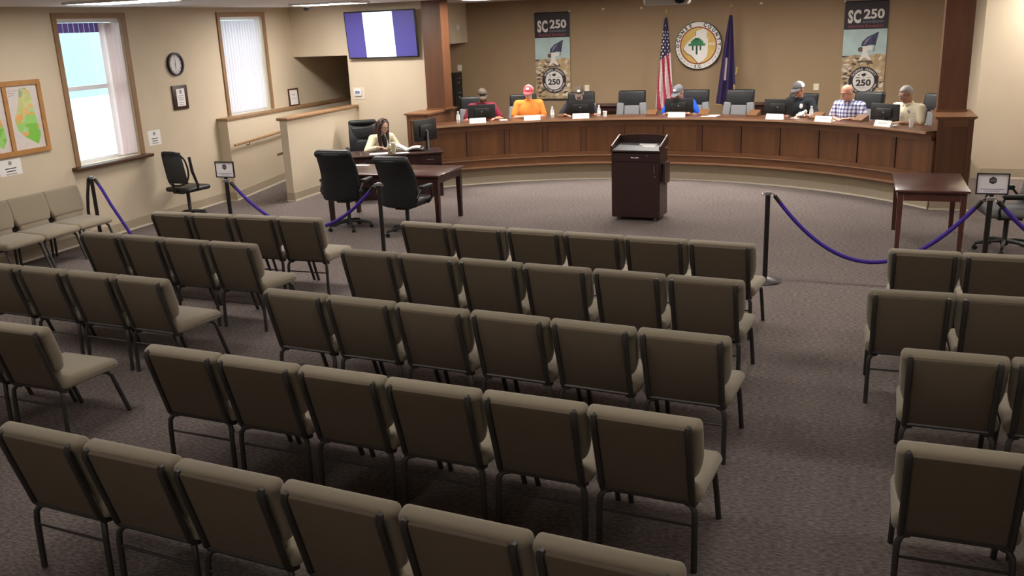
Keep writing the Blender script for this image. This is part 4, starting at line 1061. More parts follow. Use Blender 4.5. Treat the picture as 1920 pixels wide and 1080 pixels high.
# flags
M_FR = mat('flag_red', (0.42, 0.03, 0.07), 0.8, var=.1); M_FW = mat('flag_white', (0.70, 0.58, 0.58), 0.8, var=.05); M_FB = mat('flag_blue', (0.03, 0.022, 0.07), 0.8, var=.1)
M_INDIGO = mat('flag_indigo', (0.028, 0.015, 0.075), 0.75, var=.15)
def flag(label, x, y, ztop, zb, mats, pick, xoff, wtop, wbot, zpole, stars=False, skew=0.0):
    t = thing('flag', label, 'flag', (x, y, .30), 0, 'flags behind the dais')
    b = NB(); lathe(b, [(.15, 0), (.15, .03), (.05, .06), (.02, .10)], 24); obj('stand', b, M_GOLD, t)
    b = NB(); tube(b, [(0, 0, .05), (0, 0, zpole - .30 - .06)], .014, 8); obj('pole', b, mat('pole_wood', (0.30, 0.17, 0.07), 0.4, var=.1), t)
    b = NB(); lathe(b, [(.012, 0), (.02, .02), (.008, .05), (.003, .09)], 10, (0, 0, zpole - .30 - .07)); obj('finial', b, M_GOLD, t)
    NU, NV = 44, 60
    me = bpy.data.meshes.new('cloth'); vsx = []; fc = []; mi = []
    for j in range(NV + 1):
        v = j / NV; z = ztop + (zb - ztop) * v - .30
        hw_ = (wtop + (wbot - wtop) * (v ** 0.8)) / 2
        for i in range(NU + 1):
            u = i / NU
            vsx.append((xoff * v + (u - .5) * 2 * hw_ + skew * v * v, -.02 + .05 * min(1, .2 + v) * math.sin(u * 17 + v * 1.5) - .03 * math.sin(u * PI), z - .06 * u * v * 1.0))
    for j in range(NV):
        for i in range(NU):
            a = j * (NU + 1) + i
            fc.append((a, a + 1, a + NU + 2, a + NU + 1)); mi.append(pick((i + .5) / NU, (j + .5) / NV))
    me.from_pydata(vsx, [], fc)
    for mt in mats: me.materials.append(mt)
    me.polygons.foreach_set('material_index', mi)
    o = finish('cloth', me, None, t, smooth=180)
    so = o.modifiers.new('solid', 'SOLIDIFY'); so.thickness = .004
    if stars:
        k = 0
        for j in range(3, 26, 2):
            v = j / NV * 1.0
            for i in ((.3, .7) if (j // 2) % 2 else (.18, .5, .82)):
                if v < .12 and i != .5: continue
                z = ztop + (zb - ztop) * v - .30
                hw_ = (wtop + (wbot - wtop) * (v ** 0.8)) / 2
                px = xoff * v + (i - .5) * 2 * hw_ + skew * v * v
                py = -.02 + .05 * min(1, .2 + v) * math.sin(i * 17 + v * 1.5) - .03 * math.sin(i * PI) - .012
                pl = []
                for s_ in range(10):
                    rr = .024 if s_ % 2 == 0 else .010
                    pl.append((rr * math.sin(PI * s_ / 5), rr * math.cos(PI * s_ / 5)))
                b = NB(); prism(b, pl, 0, .003, Matrix.Translation((px, py, z - .06 * i * v)) @ Matrix.Rotation(PI / 2, 4, 'X')); obj('star', b, M_SW, t, smooth=0, fixn=True)
    return t
def us_pick(u, v):
    lim = .46 - .10 * u
    if v < lim: return 2
    return int(math.floor(u * 5.0 - v * 2.6 + 20)) % 2
flag('furled stars and stripes flag left of the round seal', -3.49, 18.2, 2.74, 1.02, [M_FR, M_FW, M_FB], us_pick, -.02, .05, .38, 2.89, stars=True)
def sc_pick(u, v):
    if .46 < v < .72 and .30 < u < .44: return 1
    if v > .75 and u > .93: return 2
    return 0
fl = flag('furled indigo flag with gold fringe right of the round seal', -2.272, 18.2, 2.74, 1.10, [M_INDIGO, M_FW, M_GOLD], sc_pick, -.06, .05, .38, 2.95, skew=.0)
for zz, xx in ((1.73, .13), (1.66, .12)): 
    b = NB(); tube(b, [(xx, -.09, zz - .30), (xx + .03, -.10, zz - .30 + .07)], .012, 6); obj('fringe', b, M_GOLD, fl)
b = NB(); tube(b, [(-.24, -.07, .80), (-.12, -.09, .79)], .016, 6); obj('fringe', b, M_GOLD, fl)

def wall_plate(label, x, z, nm='wall_outlet', y=YB):
    t = thing(nm, label, 'outlet', (x, y, z), rot=WALL_BACK)
    rbox('plate', (0, 0, .004), (.10, .125, .008), .003, M_CREAM, t, seg=1)
    for s in (-1, 1): box('socket', (-.02, .02, s * .028 - .016, s * .028 + .016, .008, .010), M_PLASTW, t)
wall_plate('cream outlet plate beside the left banner', -5.19, 1.415)
wall_plate('cream outlet plate beside the right banner', -.705, 1.37)
wall_plate('cream switch plate above the black cabinet', -8.01, 1.88)
t = thing('wall_sensor', 'small white sensor high in the brown alcove corner', 'sensor', (-7.80, 18.05, 2.72), rot=WALL_LEFT)
rbox('housing', (0, 0, .02), (.06, .11, .04), .012, M_PLASTW, t)
for k, (x, z) in enumerate(((-4.83, 2.953), (-4.05, 2.941), (-1.76, 2.929))):
    t = thing('wall_hook', 'small pale hook high on the brown wall, ' + ('right of the left banner', 'left of the projector', 'right of the flags')[k], 'hook', (x, YB, z), rot=WALL_BACK, group='hooks on the brown wall')
    b = NB(); ell(b, (0, 0, .02), (.03, .024, .02)); obj('knob', b, M_CREAM, t)
    box('strip', (-.035, .035, -.012, .012, 0, .008), M_CREAM, t)
# filing cabinet in the alcove, drawers facing the room
t = thing('filing_cabinet', 'tall black filing cabinet in the alcove behind the left pillar', 'filing cabinet', (-8.14, 18.18, .30))
box('body', (-.28, .235, -.20, .20, 0, 1.50), M_BLACK, t)
for k in range(5):
    d = box('drawer', (.235, .255, -.19, .19, .02 + k * .296, .305 + k * .296), M_BLACK, t)
    box('label_holder', (.255, .262, -.06, .06, .10 + k * .296, .125 + k * .296), M_STEEL, d)
    b = NB(); tube(b, [(.255, -.05, .20 + k * .296), (.285, -.05, .20 + k * .296), (.285, .05, .20 + k * .296), (.255, .05, .20 + k * .296)], .009, 6); obj('handle', b, M_STEEL, d)
for x, lab in ((-4.62, 'low dark wood side table against the brown wall, left of the flags'), (-1.52, 'low dark wood side table against the brown wall, right of the flags')):
    t = thing('side_table', lab, 'table', (x, 18.28, .30))
    rbox('top', (0, 0, .79), (.85, .45, .035), .008, M_CHERRY_D, t); 
    for sx in (-1, 1):
        for sy in (-1, 1): box('leg', (sx * .37 - .025, sx * .37 + .025, sy * .17 - .025, sy * .17 + .025, 0, .775), M_CHERRY_D, t)
    box('apron', (-.35, .35, -.19, -.17, .69, .775), M_CHERRY_D, t)

# ------------------------------------------------------------------ things on the dais
def onr(a, r): return (DC[0] + r * math.cos(R(a)), DC[1] + r * math.sin(R(a)))
def face(a): return R(a) + PI / 2           # local +Y looks towards the audience
ZT = 1.095
seatn = ['leftmost', 'second from left', 'third from left', 'fourth from left', 'fifth from left', 'sixth from left', 'seventh from left', 'eighth from left', 'rightmost']
for k, (a, dr_) in enumerate(((121.4, 0), (113.2, 0), (103.7, 0), (95.5, 0), (85.4, 0), (78.3, 0), (68.4, 0), (58.3, 0), (48.6, .13))):
    x, y = onr(a, 6.28 + dr_)
    exec_chair('council_chair', 'grey and black council chair behind the dais, %s of nine' % seatn[k], (x, y, .30), face(a), style='grey', top=1.185 if k != 6 else 1.13, group='council chairs behind the dais', wid=0.56)
mon = [(121.2, 'in front of the maroon shirt'), (103.6, 'in front of the third seat'), (86.3, 'in front of the blue shirt'), (69.0, 'in front of the dark polo shirt'), (50.6, 'in front of the cream shirt')]
for k, (a, l) in enumerate(mon):
    x, y = onr(a, 5.80)
    monitor('black monitor seen from behind on the dais, ' + l, (x, y, ZT), face(a) + PI, group='monitors on the dais', w=0.50, h=0.25, zc=0.165)
plates = [122.5, 112.4, 103.4, 85.9, 68.1, 59.2, 48.2]
for k, a in enumerate(plates):
    x, y = onr(a, 5.50)
    t = thing('nameplate', 'white nameplate on the dais edge, %s of seven' % (['leftmost'] + [o_ + ' from left' for o_ in ORD[1:6]] + ['rightmost'])[k], 'nameplate', (x, y, ZT), face(a), 'nameplates along the dais')
    b = NB(); prism(b, [(-.03, 0), (.045, 0), (.008, .085), (.0, .085)], -.145, .145, Matrix(((0, 0, 1, 0), (1, 0, 0, 0), (0, 1, 0, 0), (0, 0, 0, 1)))); obj('body', b, M_PLATE, t, smooth=0, fixn=True)
    Mq = Matrix.Translation((0, .0455, .0)) @ Matrix.Rotation(R(23.5), 4, 'X')
    b = NB(); bx(b, -.08, .08, -.001, .0012, .05, .055); b.transform(Mq); obj('print_line', b, M_INKG, t, smooth=0)
def bottle(label, a, r, cat='bottle'):
    x, y = onr(a, r)
    t = thing('water_bottle', label, cat, (x, y, ZT), 0, 'water bottles on the dais')
    b = NB(); lathe(b, [(.028, 0), (.032, .01), (.032, .11), (.030, .13), (.014, .17), (.013, .185)], 14); obj('body', b, M_CLEAR, t)
    b = NB(); lathe(b, [(.0325, .05), (.0325, .095)], 14); obj('paper_label', b, M_WHITE, t)
    b = NB(); lathe(b, [(.0155, .180), (.0155, .20)], 12); obj('cap', b, M_PLASTW, t)
bottle('water bottle at the left end of the dais', 125.6, 5.72)
bottle('water bottle right of the orange shirt', 108.6, 5.75)
bottle('water bottle right of the third monitor seat', 100.3, 5.76)
bottle('water bottle beside the dark polo shirt', 63.2, 5.78)
t = thing('drinking_cup', 'clear cup standing at the right end of the dais', 'cup', (*onr(44.6, 5.66), ZT))
b = NB(); lathe(b, [(.028, 0), (.036, .12)], 16); obj('wall', b, M_CLEAR, t); b = NB(); lathe(b, [(.027, .003), (.031, .05)], 16); obj('water', b, M_CLEAR, t)
t = thing('drinking_cup', 'white paper cup beside the third council seat', 'cup', (*onr(99.2, 5.70), ZT))
b = NB(); lathe(b, [(.028, 0), (.038, .09)], 16); obj('wall', b, M_PLASTW, t); b = NB(); ring_bm(b, .034, .040, .087, .093, 16); obj('rim', b, M_PLASTW, t)
t = thing('crumpled_tissue', 'crumpled white tissue beside the dark polo shirt', 'tissue', (*onr(65.2, 5.86), ZT))
b = NB(); rr = random.Random(5)
for k in range(6): ell(b, (rr.uniform(-.05, .05), rr.uniform(-.03, .03), .03 + .012 * k), (rr.uniform(.025, .05), rr.uniform(.02, .04), rr.uniform(.014, .028)), Matrix.Rotation(rr.uniform(0, 3), 4, 'X'), 8, 5)
obj('paper', b, M_WHITE, t, smooth=0)
for a, l, sx, sy in ((117.4, 'small white sheet on the dais right of the maroon shirt', .13, .22), (80.6, 'white folder on the dais before the empty sixth seat', .26, .30), (65.8, 'small white card on the dais near the dark polo shirt', .12, .08), (112.6, 'white sheet under the hands of the orange shirt', .22, .28), (59.4, 'white sheet under the hands of the plaid shirt', .22, .28), (48.6, 'white sheet under the hands of the cream shirt', .22, .28)):
    x, y = onr(a, 5.74); paper('paper_sheet', l, (x, y, ZT), face(a), sx, sy, group='papers on the dais')
M_BOXW = mat('tan_wood_tray', (0.15, 0.07, 0.03), 0.45, var=.15, vscale=10)
for k, (a, l) in enumerate(((107.0, 'left of the third seat'), (91.0, 'left of the blue shirt'), (81.9, 'right of the blue shirt'), (73.3, 'right of the empty sixth seat'), (62.3, 'right of the dark polo shirt'), (54.8, 'right of the plaid shirt'))):
    x, y = onr(a, 5.80)
    t = thing('document_stand', 'small sloping wooden document stand on the dais, ' + l, 'document stand', (x, y, ZT), face(a), 'document stands on the dais')
    hgt = .05 if k in (0,) else .10
    wd = .05 if k == 0 else .085
    b = NB(); prism(b, [(-.10, 0), (.12, 0), (.12, .02), (-.10, hgt)], -wd, wd, Matrix(((0, 0, 1, 0), (1, 0, 0, 0), (0, 1, 0, 0), (0, 0, 0, 1)))); obj('wedge', b, M_BOXW, t, smooth=0, fixn=True)
    box('lip', (-wd, wd, .115, .127, 0, .035), M_BOXW, t)

# ------------------------------------------------------------------ people
def union_mesh(bm, voxel, smooth=2, name='m', decimate=None):
    me = bpy.data.meshes.new('tmp'); bm.to_mesh(me); bm.free()
    o = bpy.data.objects.new('tmp', me); COL.objects.link(o)
    r = o.modifiers.new('r', 'REMESH'); r.mode = 'VOXEL'; r.voxel_size = voxel
    if smooth:
        s = o.modifiers.new('s', 'SMOOTH'); s.iterations = smooth; s.factor = 0.5
    dg = bpy.context.evaluated_depsgraph_get()
    out = bpy.data.meshes.new_from_object(o.evaluated_get(dg))
    bpy.data.objects.remove(o); bpy.data.meshes.remove(me)
    out.name = name
    return out
def skin_mat(name, col):
    return mat(name, col, 0.55, var=0.06, vscale=14)
SK = skin_mat('skin_fair', (0.56, 0.31, 0.22)); SKR = skin_mat('skin_ruddy', (0.52, 0.25, 0.17)); SKT = skin_mat('skin_tan', (0.42, 0.22, 0.14))
M_EYE = mat('eye_white', (0.42, 0.38, 0.36), 0.3, var=.02); M_IRIS = mat('eye_dark', (0.02, 0.015, 0.01), 0.2, var=.02); M_LIP = mat('lip', (0.36, 0.13, 0.11), 0.5, var=.05)
M_PANTS = mat('dark_trousers', (0.03, 0.03, 0.04), 0.85, var=.1, vscale=60); M_SHOE = mat('dark_shoe', (0.02, 0.018, 0.016), 0.5, var=.05)

def hand(bm, wrist, d, side, down=Vector((0, 0, -1)), curl=0.45):
    """wrist point, d = pointing direction, side = direction towards the thumb"""
    d = d.normalized(); side = (side - d * side.dot(d)).normalized(); n = d.cross(side).normalized()
    if n.z > 0: n = -n                      # palm normal looks down
    Mh = Matrix((side, d, n)).transposed().to_4x4()
    ell(bm, wrist + d * 0.052, (0.041, 0.054, 0.017), Mh)
    capsule(bm, wrist - d * 0.02, wrist + d * 0.02, 0.026, 0.025)
    for k, (o, l) in enumerate(((0.029, 0.072), (0.010, 0.080), (-0.010, 0.074), (-0.028, 0.058))):
        p0 = wrist + d * 0.088 + side * o
        dir1 = (d + n * curl * 0.5 + side * o * 1.2).normalized(); p1 = p0 + dir1 * l * 0.48
        dir2 = (d + n * curl * 1.6).normalized(); p2 = p1 + dir2 * l * 0.52
        capsule(bm, p0, p1, 0.0095, 0.009, 8); capsule(bm, p1, p2, 0.009, 0.0078, 8)
    t0 = wrist + d * 0.030 + side * 0.030
    t1 = t0 + (d * 0.6 + side * 0.75 + n * 0.2).normalized() * 0.038
    t2 = t1 + (d * 0.95 + side * 0.25 + n * 0.2).normalized() * 0.034
    capsule(bm, t0, t1, 0.013, 0.0105, 8); capsule(bm, t1, t2, 0.0105, 0.0085, 8)

def person(label, loc, rz, skin, shirt, hands, sleeve='short', lean=0.06, pitch=25, yaw=0, roll=0, girth=1.0, headwear=None, hair=None, collar=True, shirt_detail=None, beard=None, glasses=False, headdx=0.0, tall=0.0, scale=1.0):
    t = thing('person', label, 'person', loc, rz)
    t.scale = (scale,) * 3
    V = Vector
    g = girth; L = lean
    pel = V((0, 0, .56)); chest = V((headdx * .4, .05 + L * .6, .90 + tall)); nb_ = V((headdx * .8, .04 + L, 1.085 + tall))
    hc = V((headdx, .075 + L + .0012 * pitch, 1.235 + tall - .0006 * pitch))
    HM = Matrix.Translation(hc) @ Euler((R(-pitch), R(roll), R(yaw)), 'XYZ').to_matrix().to_4x4()
    sh = {s: V((s * .185 * (0.6 + 0.4 * g) + headdx * .6, .03 + L * .9, 1.015 + tall)) for s in (-1, 1)}
    wr = {s: V(hands[0 if s < 0 else 1]) for s in (-1, 1)}
    el = {}
    for s in (-1, 1):
        midp = (sh[s] + wr[s]) / 2
        el[s] = midp + V((s * .13, -.07, -.13))
    hd = {}
    body = NB()
    # trunk
    ell(body, (0, 0, .58), (.165 * g, .12 * g, .13)); ell(body, (0, .02, .74), (.145 * g, .105 * g, .16)); ell(body, chest, (.165 * g, .105 * g, .20))
    capsule(body, sh[-1], sh[1], .062, .062); capsule(body, nb_ - V((0, .01, .06)), HM @ V((0, -.025, -.07)), .060, .054)
    for s in (-1, 1):
        capsule(body, sh[s], el[s], .052, .040); capsule(body, el[s], wr[s], .040, .026)
        hdir = (wr[s] - el[s]); hdir.z *= 0.2
        inw = V((-s, .15, 0))
        hand(body, wr[s], (hdir.normalized() + V((-s * .35, 0, 0))), inw)
        hip = V((s * .10, .02, .54)); kn = V((s * .13, .43, .52)); an = V((s * .13, .42, .10))
        capsule(body, hip, kn, .080, .058); capsule(body, kn, an, .055, .040); capsule(body, an, an + V((0, .14, -.06)), .036, .028)
    # head
    def hx(p): return HM @ V(p)
    HR = HM.to_3x3().to_4x4()
    for c, r in (((0, -.012, .025), (.076, .096, .092)), ((0, .022, -.042), (.060, .068, .078)), ((0, .055, -.100), (.030, .026, .022)), ((0, .088, -.062), (.024, .010, .010)),
                 ((-.034, .058, -.030), (.028, .026, .030)), ((.034, .058, -.030), (.028, .026, .030)), ((-.079, -.006, -.010), (.011, .022, .031)), ((.079, -.006, -.010), (.011, .022, .031))):
        ell(body, hx(c), r, HR)
    capsule(body, hx((-.036, .072, .032)), hx((.036, .072, .032)), .015, .015); capsule(body, hx((0, .086, .018)), hx((0, .106, -.026)), .009, .0135)
    finish('body', union_mesh(body, .0085, 2, 'body'), skin, t, smooth=180)
    for s in (-1, 1):
        b = NB(); ell(b, hx((s * .031, .080, .004)), (.0125, .0125, .0095), HR, 10, 6); e = obj('eye', b, M_EYE, t)
        b = NB(); ell(b, hx((s * .031, .0895, .001)), (.006, .0045, .006), HR, 8, 5); obj('iris', b, M_IRIS, e)
        b = NB(); tube(b, [hx((s * .016, .0885, .030)), hx((s * .034, .0885, .036)), hx((s * .050, .080, .031))], .0045, 6); obj('eyebrow', b, hair or M_IRIS, t)
    b = NB(); tube(b, [hx((-.022, .090, -.064)), hx((0, .0985, -.062)), hx((.022, .090, -.064))], .0045, 6); obj('mouth', b, M_LIP, t)
    # shirt
    b = NB()
    ell(b, (0, .0, .60), (.185 * g, .140 * g, .13)); ell(b, (0, .025, .74), (.165 * g, .125 * g, .17)); ell(b, chest, (.185 * g, .125 * g, .205))
    capsule(b, sh[-1], sh[1], .078, .078); capsule(b, nb_ - V((0, .01, .075)), nb_ + V((0, .0, -.01)), .085, .066)
    for s in (-1, 1):
        if sleeve == 'short':
            e2 = sh[s].lerp(el[s], .80); capsule(b, sh[s], e2, .074, .064)
        else:
            e2 = el[s]; capsule(b, sh[s], e2, .074, .058); capsule(b, e2, e2.lerp(wr[s], .88), .058, .042)
    me = union_mesh(b, .012, 3, 'shirt')
    so = finish('shirt', me, shirt, t, smooth=180)
    if collar:
        b = NB(); pts = []
        for k in range(17):
            a = PI / 2 + .35 + (2 * PI - .7) * k / 16
            pts.append(nb_ + V((.068 * math.cos(a), .072 * math.sin(a) + .004, .0 + (-.02 if k in (0, 16) else 0) + .018 * -math.sin(a))))
        tube(b, pts, .016, 6); obj('collar', b, shirt, so)
    if shirt_detail: shirt_detail(t, chest, so)
    # trousers and shoes
    b = NB()
    ell(b, (0, 0, .55), (.178 * g, .14 * g, .10))
    for s in (-1, 1):
        hip = V((s * .10, .02, .54)); kn = V((s * .13, .43, .52)); an = V((s * .13, .42, .12))
        capsule(b, hip, kn, .095, .072); capsule(b, kn, an, .070, .055)
    finish('trousers', union_mesh(b, .014, 2, 'trousers'), M_PANTS, t, smooth=180)
    for s in (-1, 1):
        b = NB(); rbx(b, (s * .13, .48, .045), (.10, .28, .09), .04, 3); obj('shoe', b, M_SHOE, t)
    # hair and headwear
    def shell(nm, mt, keep, sc_=(.083, .104, .099), c=(0, -.014, .027), thick=.0):
        b = NB(); bmesh.ops.create_uvsphere(b, u_segments=28, v_segments=20, radius=1)
        for v in b.verts: v.co = V((v.co.x * sc_[0] + c[0], v.co.y * sc_[1] + c[1], v.co.z * sc_[2] + c[2]))
        bmesh.ops.delete(b, geom=[f for f in b.faces if not keep(f.calc_center_median())], context='FACES')
        b.transform(HM)
        o = obj(nm, b, mt, t, smooth=180)
        if o.data.polygons:
            md = o.modifiers.new('s', 'SOLIDIFY'); md.thickness = .008; md.offset = -1
        return o
    if hair and headwear is None:
        shell('hair', hair, lambda c: c.z > -.035 and not (c.y > .035 and c.z < .072) and not (abs(c.x) > .06 and c.y > -.0 and c.z < .03))
    if headwear:
        fm, bmt, brim, kindw = headwear
        if hair: shell('hair', hair, lambda c: -.055 < c.z < .05 and c.y < .0, (.081, .101, .098))
        cap_o = shell('cap', bmt, lambda c: c.z > .028, (.090, .112, .100), (0, -.008, .030))
        shell('cap_front', fm, lambda c: c.z > .034 and c.y > .012, (.0925, .1145, .1025), (0, -.008, .030))
        b = NB(); n = 12; ra = []; rb = []
        top = []; 
        for k in range(n + 1):
            a = PI * (0.12 + 0.76 * k / n)
            inner = V((.088 * math.cos(a), -.006 + .108 * math.sin(a), .036)); outer = V((.090 * math.cos(a), .02 + .165 * math.sin(a), .036 - .022 * math.sin(a) - .03 * math.cos(a) ** 2 * .6))
            top.append((inner, outer))
        q = [[b.verts.new(HM @ (p + V((0, 0, dz)))) for p in pr] for pr in top for dz in (0, -.006)]
        for k in range(n):
            a0_, b0_, a1_, b1_ = q[2 * k], q[2 * k + 1], q[2 * k + 2], q[2 * k + 3]
            b.faces.new((a0_[0], a0_[1], a1_[1], a1_[0])); b.faces.new((b0_[0], b1_[0], b1_[1], b0_[1])); b.faces.new((a0_[1], b0_[1], b1_[1], a1_[1]))
        obj('cap_brim', b, brim, t, smooth=60, fixn=True)
        b = NB(); ell(b, HM @ V((0, -.008, .132)), (.010, .010, .006), HR, 8, 5); obj('cap_button', b, bmt, t)
        if kindw:
            b = NB(); ell(b, HM @ V((0, .087, .083)), (.030, .008, .022), HM.to_3x3().to_4x4() @ Matrix.Rotation(R(35), 4, 'X'), 14, 8); obj('cap_patch', b, kindw, t)
    if beard:
        shell('beard', beard, lambda c: c.y > .012 and c.z < -.052 and not (c.z > -.075 and abs(c.x) < .02), (.066, .080, .088), (0, .020, -.040))
    if glasses:
        for s in (-1, 1):
            b = NB(); tube(b, [HM @ V((s * .032 + .022 * math.cos(a), .098, .004 + .017 * math.sin(a))) for a in [2 * PI * k / 12 for k in range(13)]], .0022, 5, cap=False); gl = obj('glasses_rim', b, M_STEEL, t)
            b = NB(); tube(b, [HM @ V((s * .054, .098, .008)), HM @ V((s * .080, -.01, .008))], .002, 5); obj('glasses_temple', b, M_STEEL, t)
        b = NB(); tube(b, [HM @ V((-.010, .1, .006)), HM @ V((.010, .1, .006))], .002, 5); obj('glasses_bridge', b, M_STEEL, t)
    return t, HM
def cloth(name, col, var=.12, vs_=10): return mat(name, col, 0.9, var=var, vscale=vs_, bump=.15, bscale=30, spec=.2)
def plaid_mat():
    ma = bpy.data.materials.new('blue_white_plaid'); ma.use_nodes = True
    nt = ma.node_tree; b = nt.nodes['Principled BSDF']; b.inputs['Roughness'].default_value = .9
    tc = nt.nodes.new('ShaderNodeTexCoord'); sp = nt.nodes.new('ShaderNodeSeparateXYZ'); nt.links.new(tc.outputs['Object'], sp.inputs[0])
    def stripe(out, sc_):
        m1 = nt.nodes.new('ShaderNodeMath'); m1.operation = 'MULTIPLY'; m1.inputs[1].default_value = sc_; nt.links.new(out, m1.inputs[0])
        m2 = nt.nodes.new('ShaderNodeMath'); m2.operation = 'FRACT'; nt.links.new(m1.outputs[0], m2.inputs[0])
        m3 = nt.nodes.new('ShaderNodeMath'); m3.operation = 'LESS_THAN'; m3.inputs[1].default_value = .45; nt.links.new(m2.outputs[0], m3.inputs[0])
        return m3.outputs[0]
    a = nt.nodes.new('ShaderNodeMath'); a.operation = 'ADD'; nt.links.new(stripe(sp.outputs['X'], 17), a.inputs[0]); nt.links.new(stripe(sp.outputs['Z'], 17), a.inputs[1])
    d = nt.nodes.new('ShaderNodeMath'); d.operation = 'MULTIPLY'; d.inputs[1].default_value = .5; nt.links.new(a.outputs[0], d.inputs[0])
    r = nt.nodes.new('ShaderNodeValToRGB'); r.color_ramp.interpolation = 'CONSTANT'
    r.color_ramp.elements[0].color = (.74, .74, .80, 1); r.color_ramp.elements[1].position = .9; r.color_ramp.elements[1].color = (.05, .06, .18, 1)
    e = r.color_ramp.elements.new(.4); e.color = (.28, .30, .48, 1)
    nt.links.new(d.outputs[0], r.inputs[0]); nt.links.new(r.outputs[0], b.inputs['Base Color'])
    return ma
HB = mat('dark_brown_hair', (0.025, 0.015, 0.010), .6, var=.3, vscale=60); HG = mat('grey_hair', (0.28, 0.27, 0.26), .6, var=.2, vscale=60); HW = mat('white_grey_hair', (0.45, 0.43, 0.40), .6, var=.2, vscale=60)
CW = mat('cap_white', (0.72, 0.66, 0.62), .8, var=.05); CR = mat('cap_red', (0.52, 0.06, 0.08), .8, var=.1); CG = mat('cap_charcoal', (0.07, 0.065, 0.07), .8, var=.1); CGR = mat('cap_grey', (0.10, 0.10, 0.11), .8, var=.1); CBR = mat('cap_brown', (0.07, 0.05, 0.035), .8, var=.2)
ZD = ZT - .30      # counter height above the platform
def member(a, r=6.20): x, y = onr(a, r); return (x, y, .30), face(a)
def rest(x0, x1, y=.40, y2=None): return [(-x0, y, ZD + .030), (x1, y2 or y, ZD + .030)]

def neck_insert(col, name):
    def f(t, chest, so):
        b = NB(); ell(b, chest + Vector((0, .062, .075)), (.055, .078, .125), Matrix.Rotation(R(18), 4, 'X')); obj(name, b, col, so)
    return f
def badge(col):
    def f(t, chest, so):
        b = NB(); ell(b, chest + Vector((-.085, .128, .06)), (.030, .010, .042), None, 14, 8); obj('badge', b, col, so)
    return f
loc, rz = member(120.6, 6.22)
p1, H1 = person('person in a maroon shirt with sunglasses on a cap, far left of dais', loc, rz, SKR, cloth('maroon_cloth', (0.20, 0.022, 0.045)), rest(.22, .20, .36), sleeve='short', lean=.10, pitch=19, yaw=-6, headwear=(CBR, CBR, CBR, None), hair=HB, beard=HB, girth=1.10, shirt_detail=neck_insert(mat('grey_shirt', (.22, .22, .24), .9, var=.1), 'undershirt'))
b = NB()
for s in (-1, 1): ell(b, H1 @ Vector((s * .030, .106, .070)), (.027, .008, .016), H1.to_3x3().to_4x4(), 12, 7)
tube(b, [H1 @ Vector((-.085, .0, .065)), H1 @ Vector((-.06, .09, .072)), H1 @ Vector((.06, .09, .072)), H1 @ Vector((.085, .0, .065))], .004, 5)
obj('sunglasses', b, M_BLACK, p1)
loc, rz = member(112.6, 6.16)
person('person in an orange t-shirt and red and white cap', loc, rz, SK, cloth('orange_cloth', (0.80, 0.27, 0.055), .08), rest(.10, .12, .34), lean=.10, pitch=13, yaw=-14, headwear=(CR, CW, CR, CW), hair=HB, girth=1.18, collar=False, tall=.02)
loc, rz = member(103.9, 6.22)
person('person in a dark shirt and dark cap behind the third seat monitor', loc, rz, SKR, cloth('charcoal_cloth', (0.035, 0.035, 0.042)), rest(.24, .26, .34), lean=.10, pitch=22, headwear=(CBR, CBR, CBR, CW), hair=HG, beard=HW, girth=1.05, tall=-.03)
loc, rz = member(86.0, 6.14)
person('person in a bright blue shirt and grey cap, leaning left', loc, rz, SKT, cloth('bright_blue_cloth', (0.02, 0.10, 0.62), .1), rest(.14, .22, .36), lean=.16, pitch=28, yaw=-22, headdx=.06, headwear=(CGR, CGR, CGR, CW), hair=HG, girth=1.12, tall=-.03)
loc, rz = member(67.0, 6.24)
person('person in a dark polo shirt and pale rimmed charcoal cap', loc, rz, SKR, cloth('black_polo_cloth', (0.022, 0.024, 0.030)), rest(.20, .18, .34), lean=.08, pitch=14, yaw=-10, headwear=(CG, CW, CG, None), hair=HG, girth=1.05, beard=None, shirt_detail=badge(M_WHITE))
loc, rz = member(58.1, 6.16)
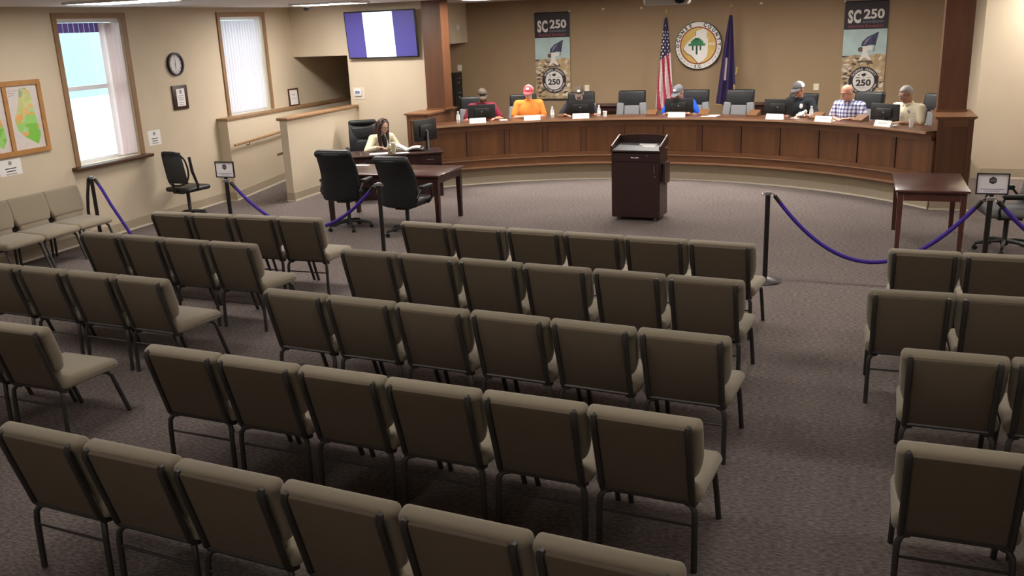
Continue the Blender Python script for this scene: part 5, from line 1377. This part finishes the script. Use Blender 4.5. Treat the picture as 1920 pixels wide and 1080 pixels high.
person('bald person in a blue and white plaid shirt', loc, rz, SKR, plaid_mat(), rest(.16, .10, .38), lean=.14, pitch=25, yaw=-16, girth=1.20, tall=-.01)
loc, rz = member(48.5, 6.18)
person('grey haired person with glasses in a cream polo shirt', loc, rz, SKT, cloth('cream_polo_cloth', (0.78, 0.72, 0.54), .05), rest(.10, .13, .38), lean=.12, pitch=22, yaw=-10, hair=HG, glasses=True, girth=1.28, shirt_detail=badge(M_INKG), beard=None, tall=.0)
# clerk at the angled desk
wl = Vector((-7.77, 14.30, 0))
frz = ang + PI
HWM = mat('long_dark_brown_hair', (0.030, 0.012, 0.012), .5, var=.35, vscale=50, stretch=(1, 1, .15))
pw, HMw = person('woman in a cream cardigan with long dark hair at the clerk desk', (wl.x, wl.y, 0), frz + R(28), SK, cloth('cream_knit', (0.72, 0.66, 0.47), .06, 60), [(-.14, .36, .80), (.30, .46, .82)], sleeve='long', lean=.06, pitch=26, yaw=6, girth=.88, collar=False, tall=-.09, shirt_detail=neck_insert(mat('black_top', (.015, .013, .015), .9, var=.1), 'dark_top'))
b = NB()
R4 = HMw.to_3x3().to_4x4()
ell(b, HMw @ Vector((0, -.030, .035)), (.092, .098, .100), R4)
for s in (-1, 1):
    p = [HMw @ Vector((s * .070, .010, .060)), HMw @ Vector((s * .086, .005, -.03)), HMw @ Vector((s * .085, .045, -.13)), HMw @ Vector((s * .078, .105, -.24)), HMw @ Vector((s * .070, .175, -.37))]
    for i in range(4): capsule(b, p[i], p[i + 1], (.030, .034, .036, .036)[i], (.034, .036, .036, .024)[i])
for x in (-.05, 0, .05):
    p = [HMw @ Vector((x, -.09, .02)), HMw @ Vector((x, -.105, -.10)), HMw @ Vector((x, -.085, -.24))]
    for i in range(2): capsule(b, p[i], p[i + 1], .045, .040)
finish('hair', union_mesh(b, .010, 3, 'hair'), HWM, pw, smooth=180)
b = NB(); tube(b, [HMw @ Vector((.088 * math.cos(a), -.005, .030 + .108 * math.sin(a))) for a in [PI * k / 12 for k in range(13)]], .010, 8); obj('headband', b, mat('brown_headband', (.08, .03, .03), .7, var=.2), pw)
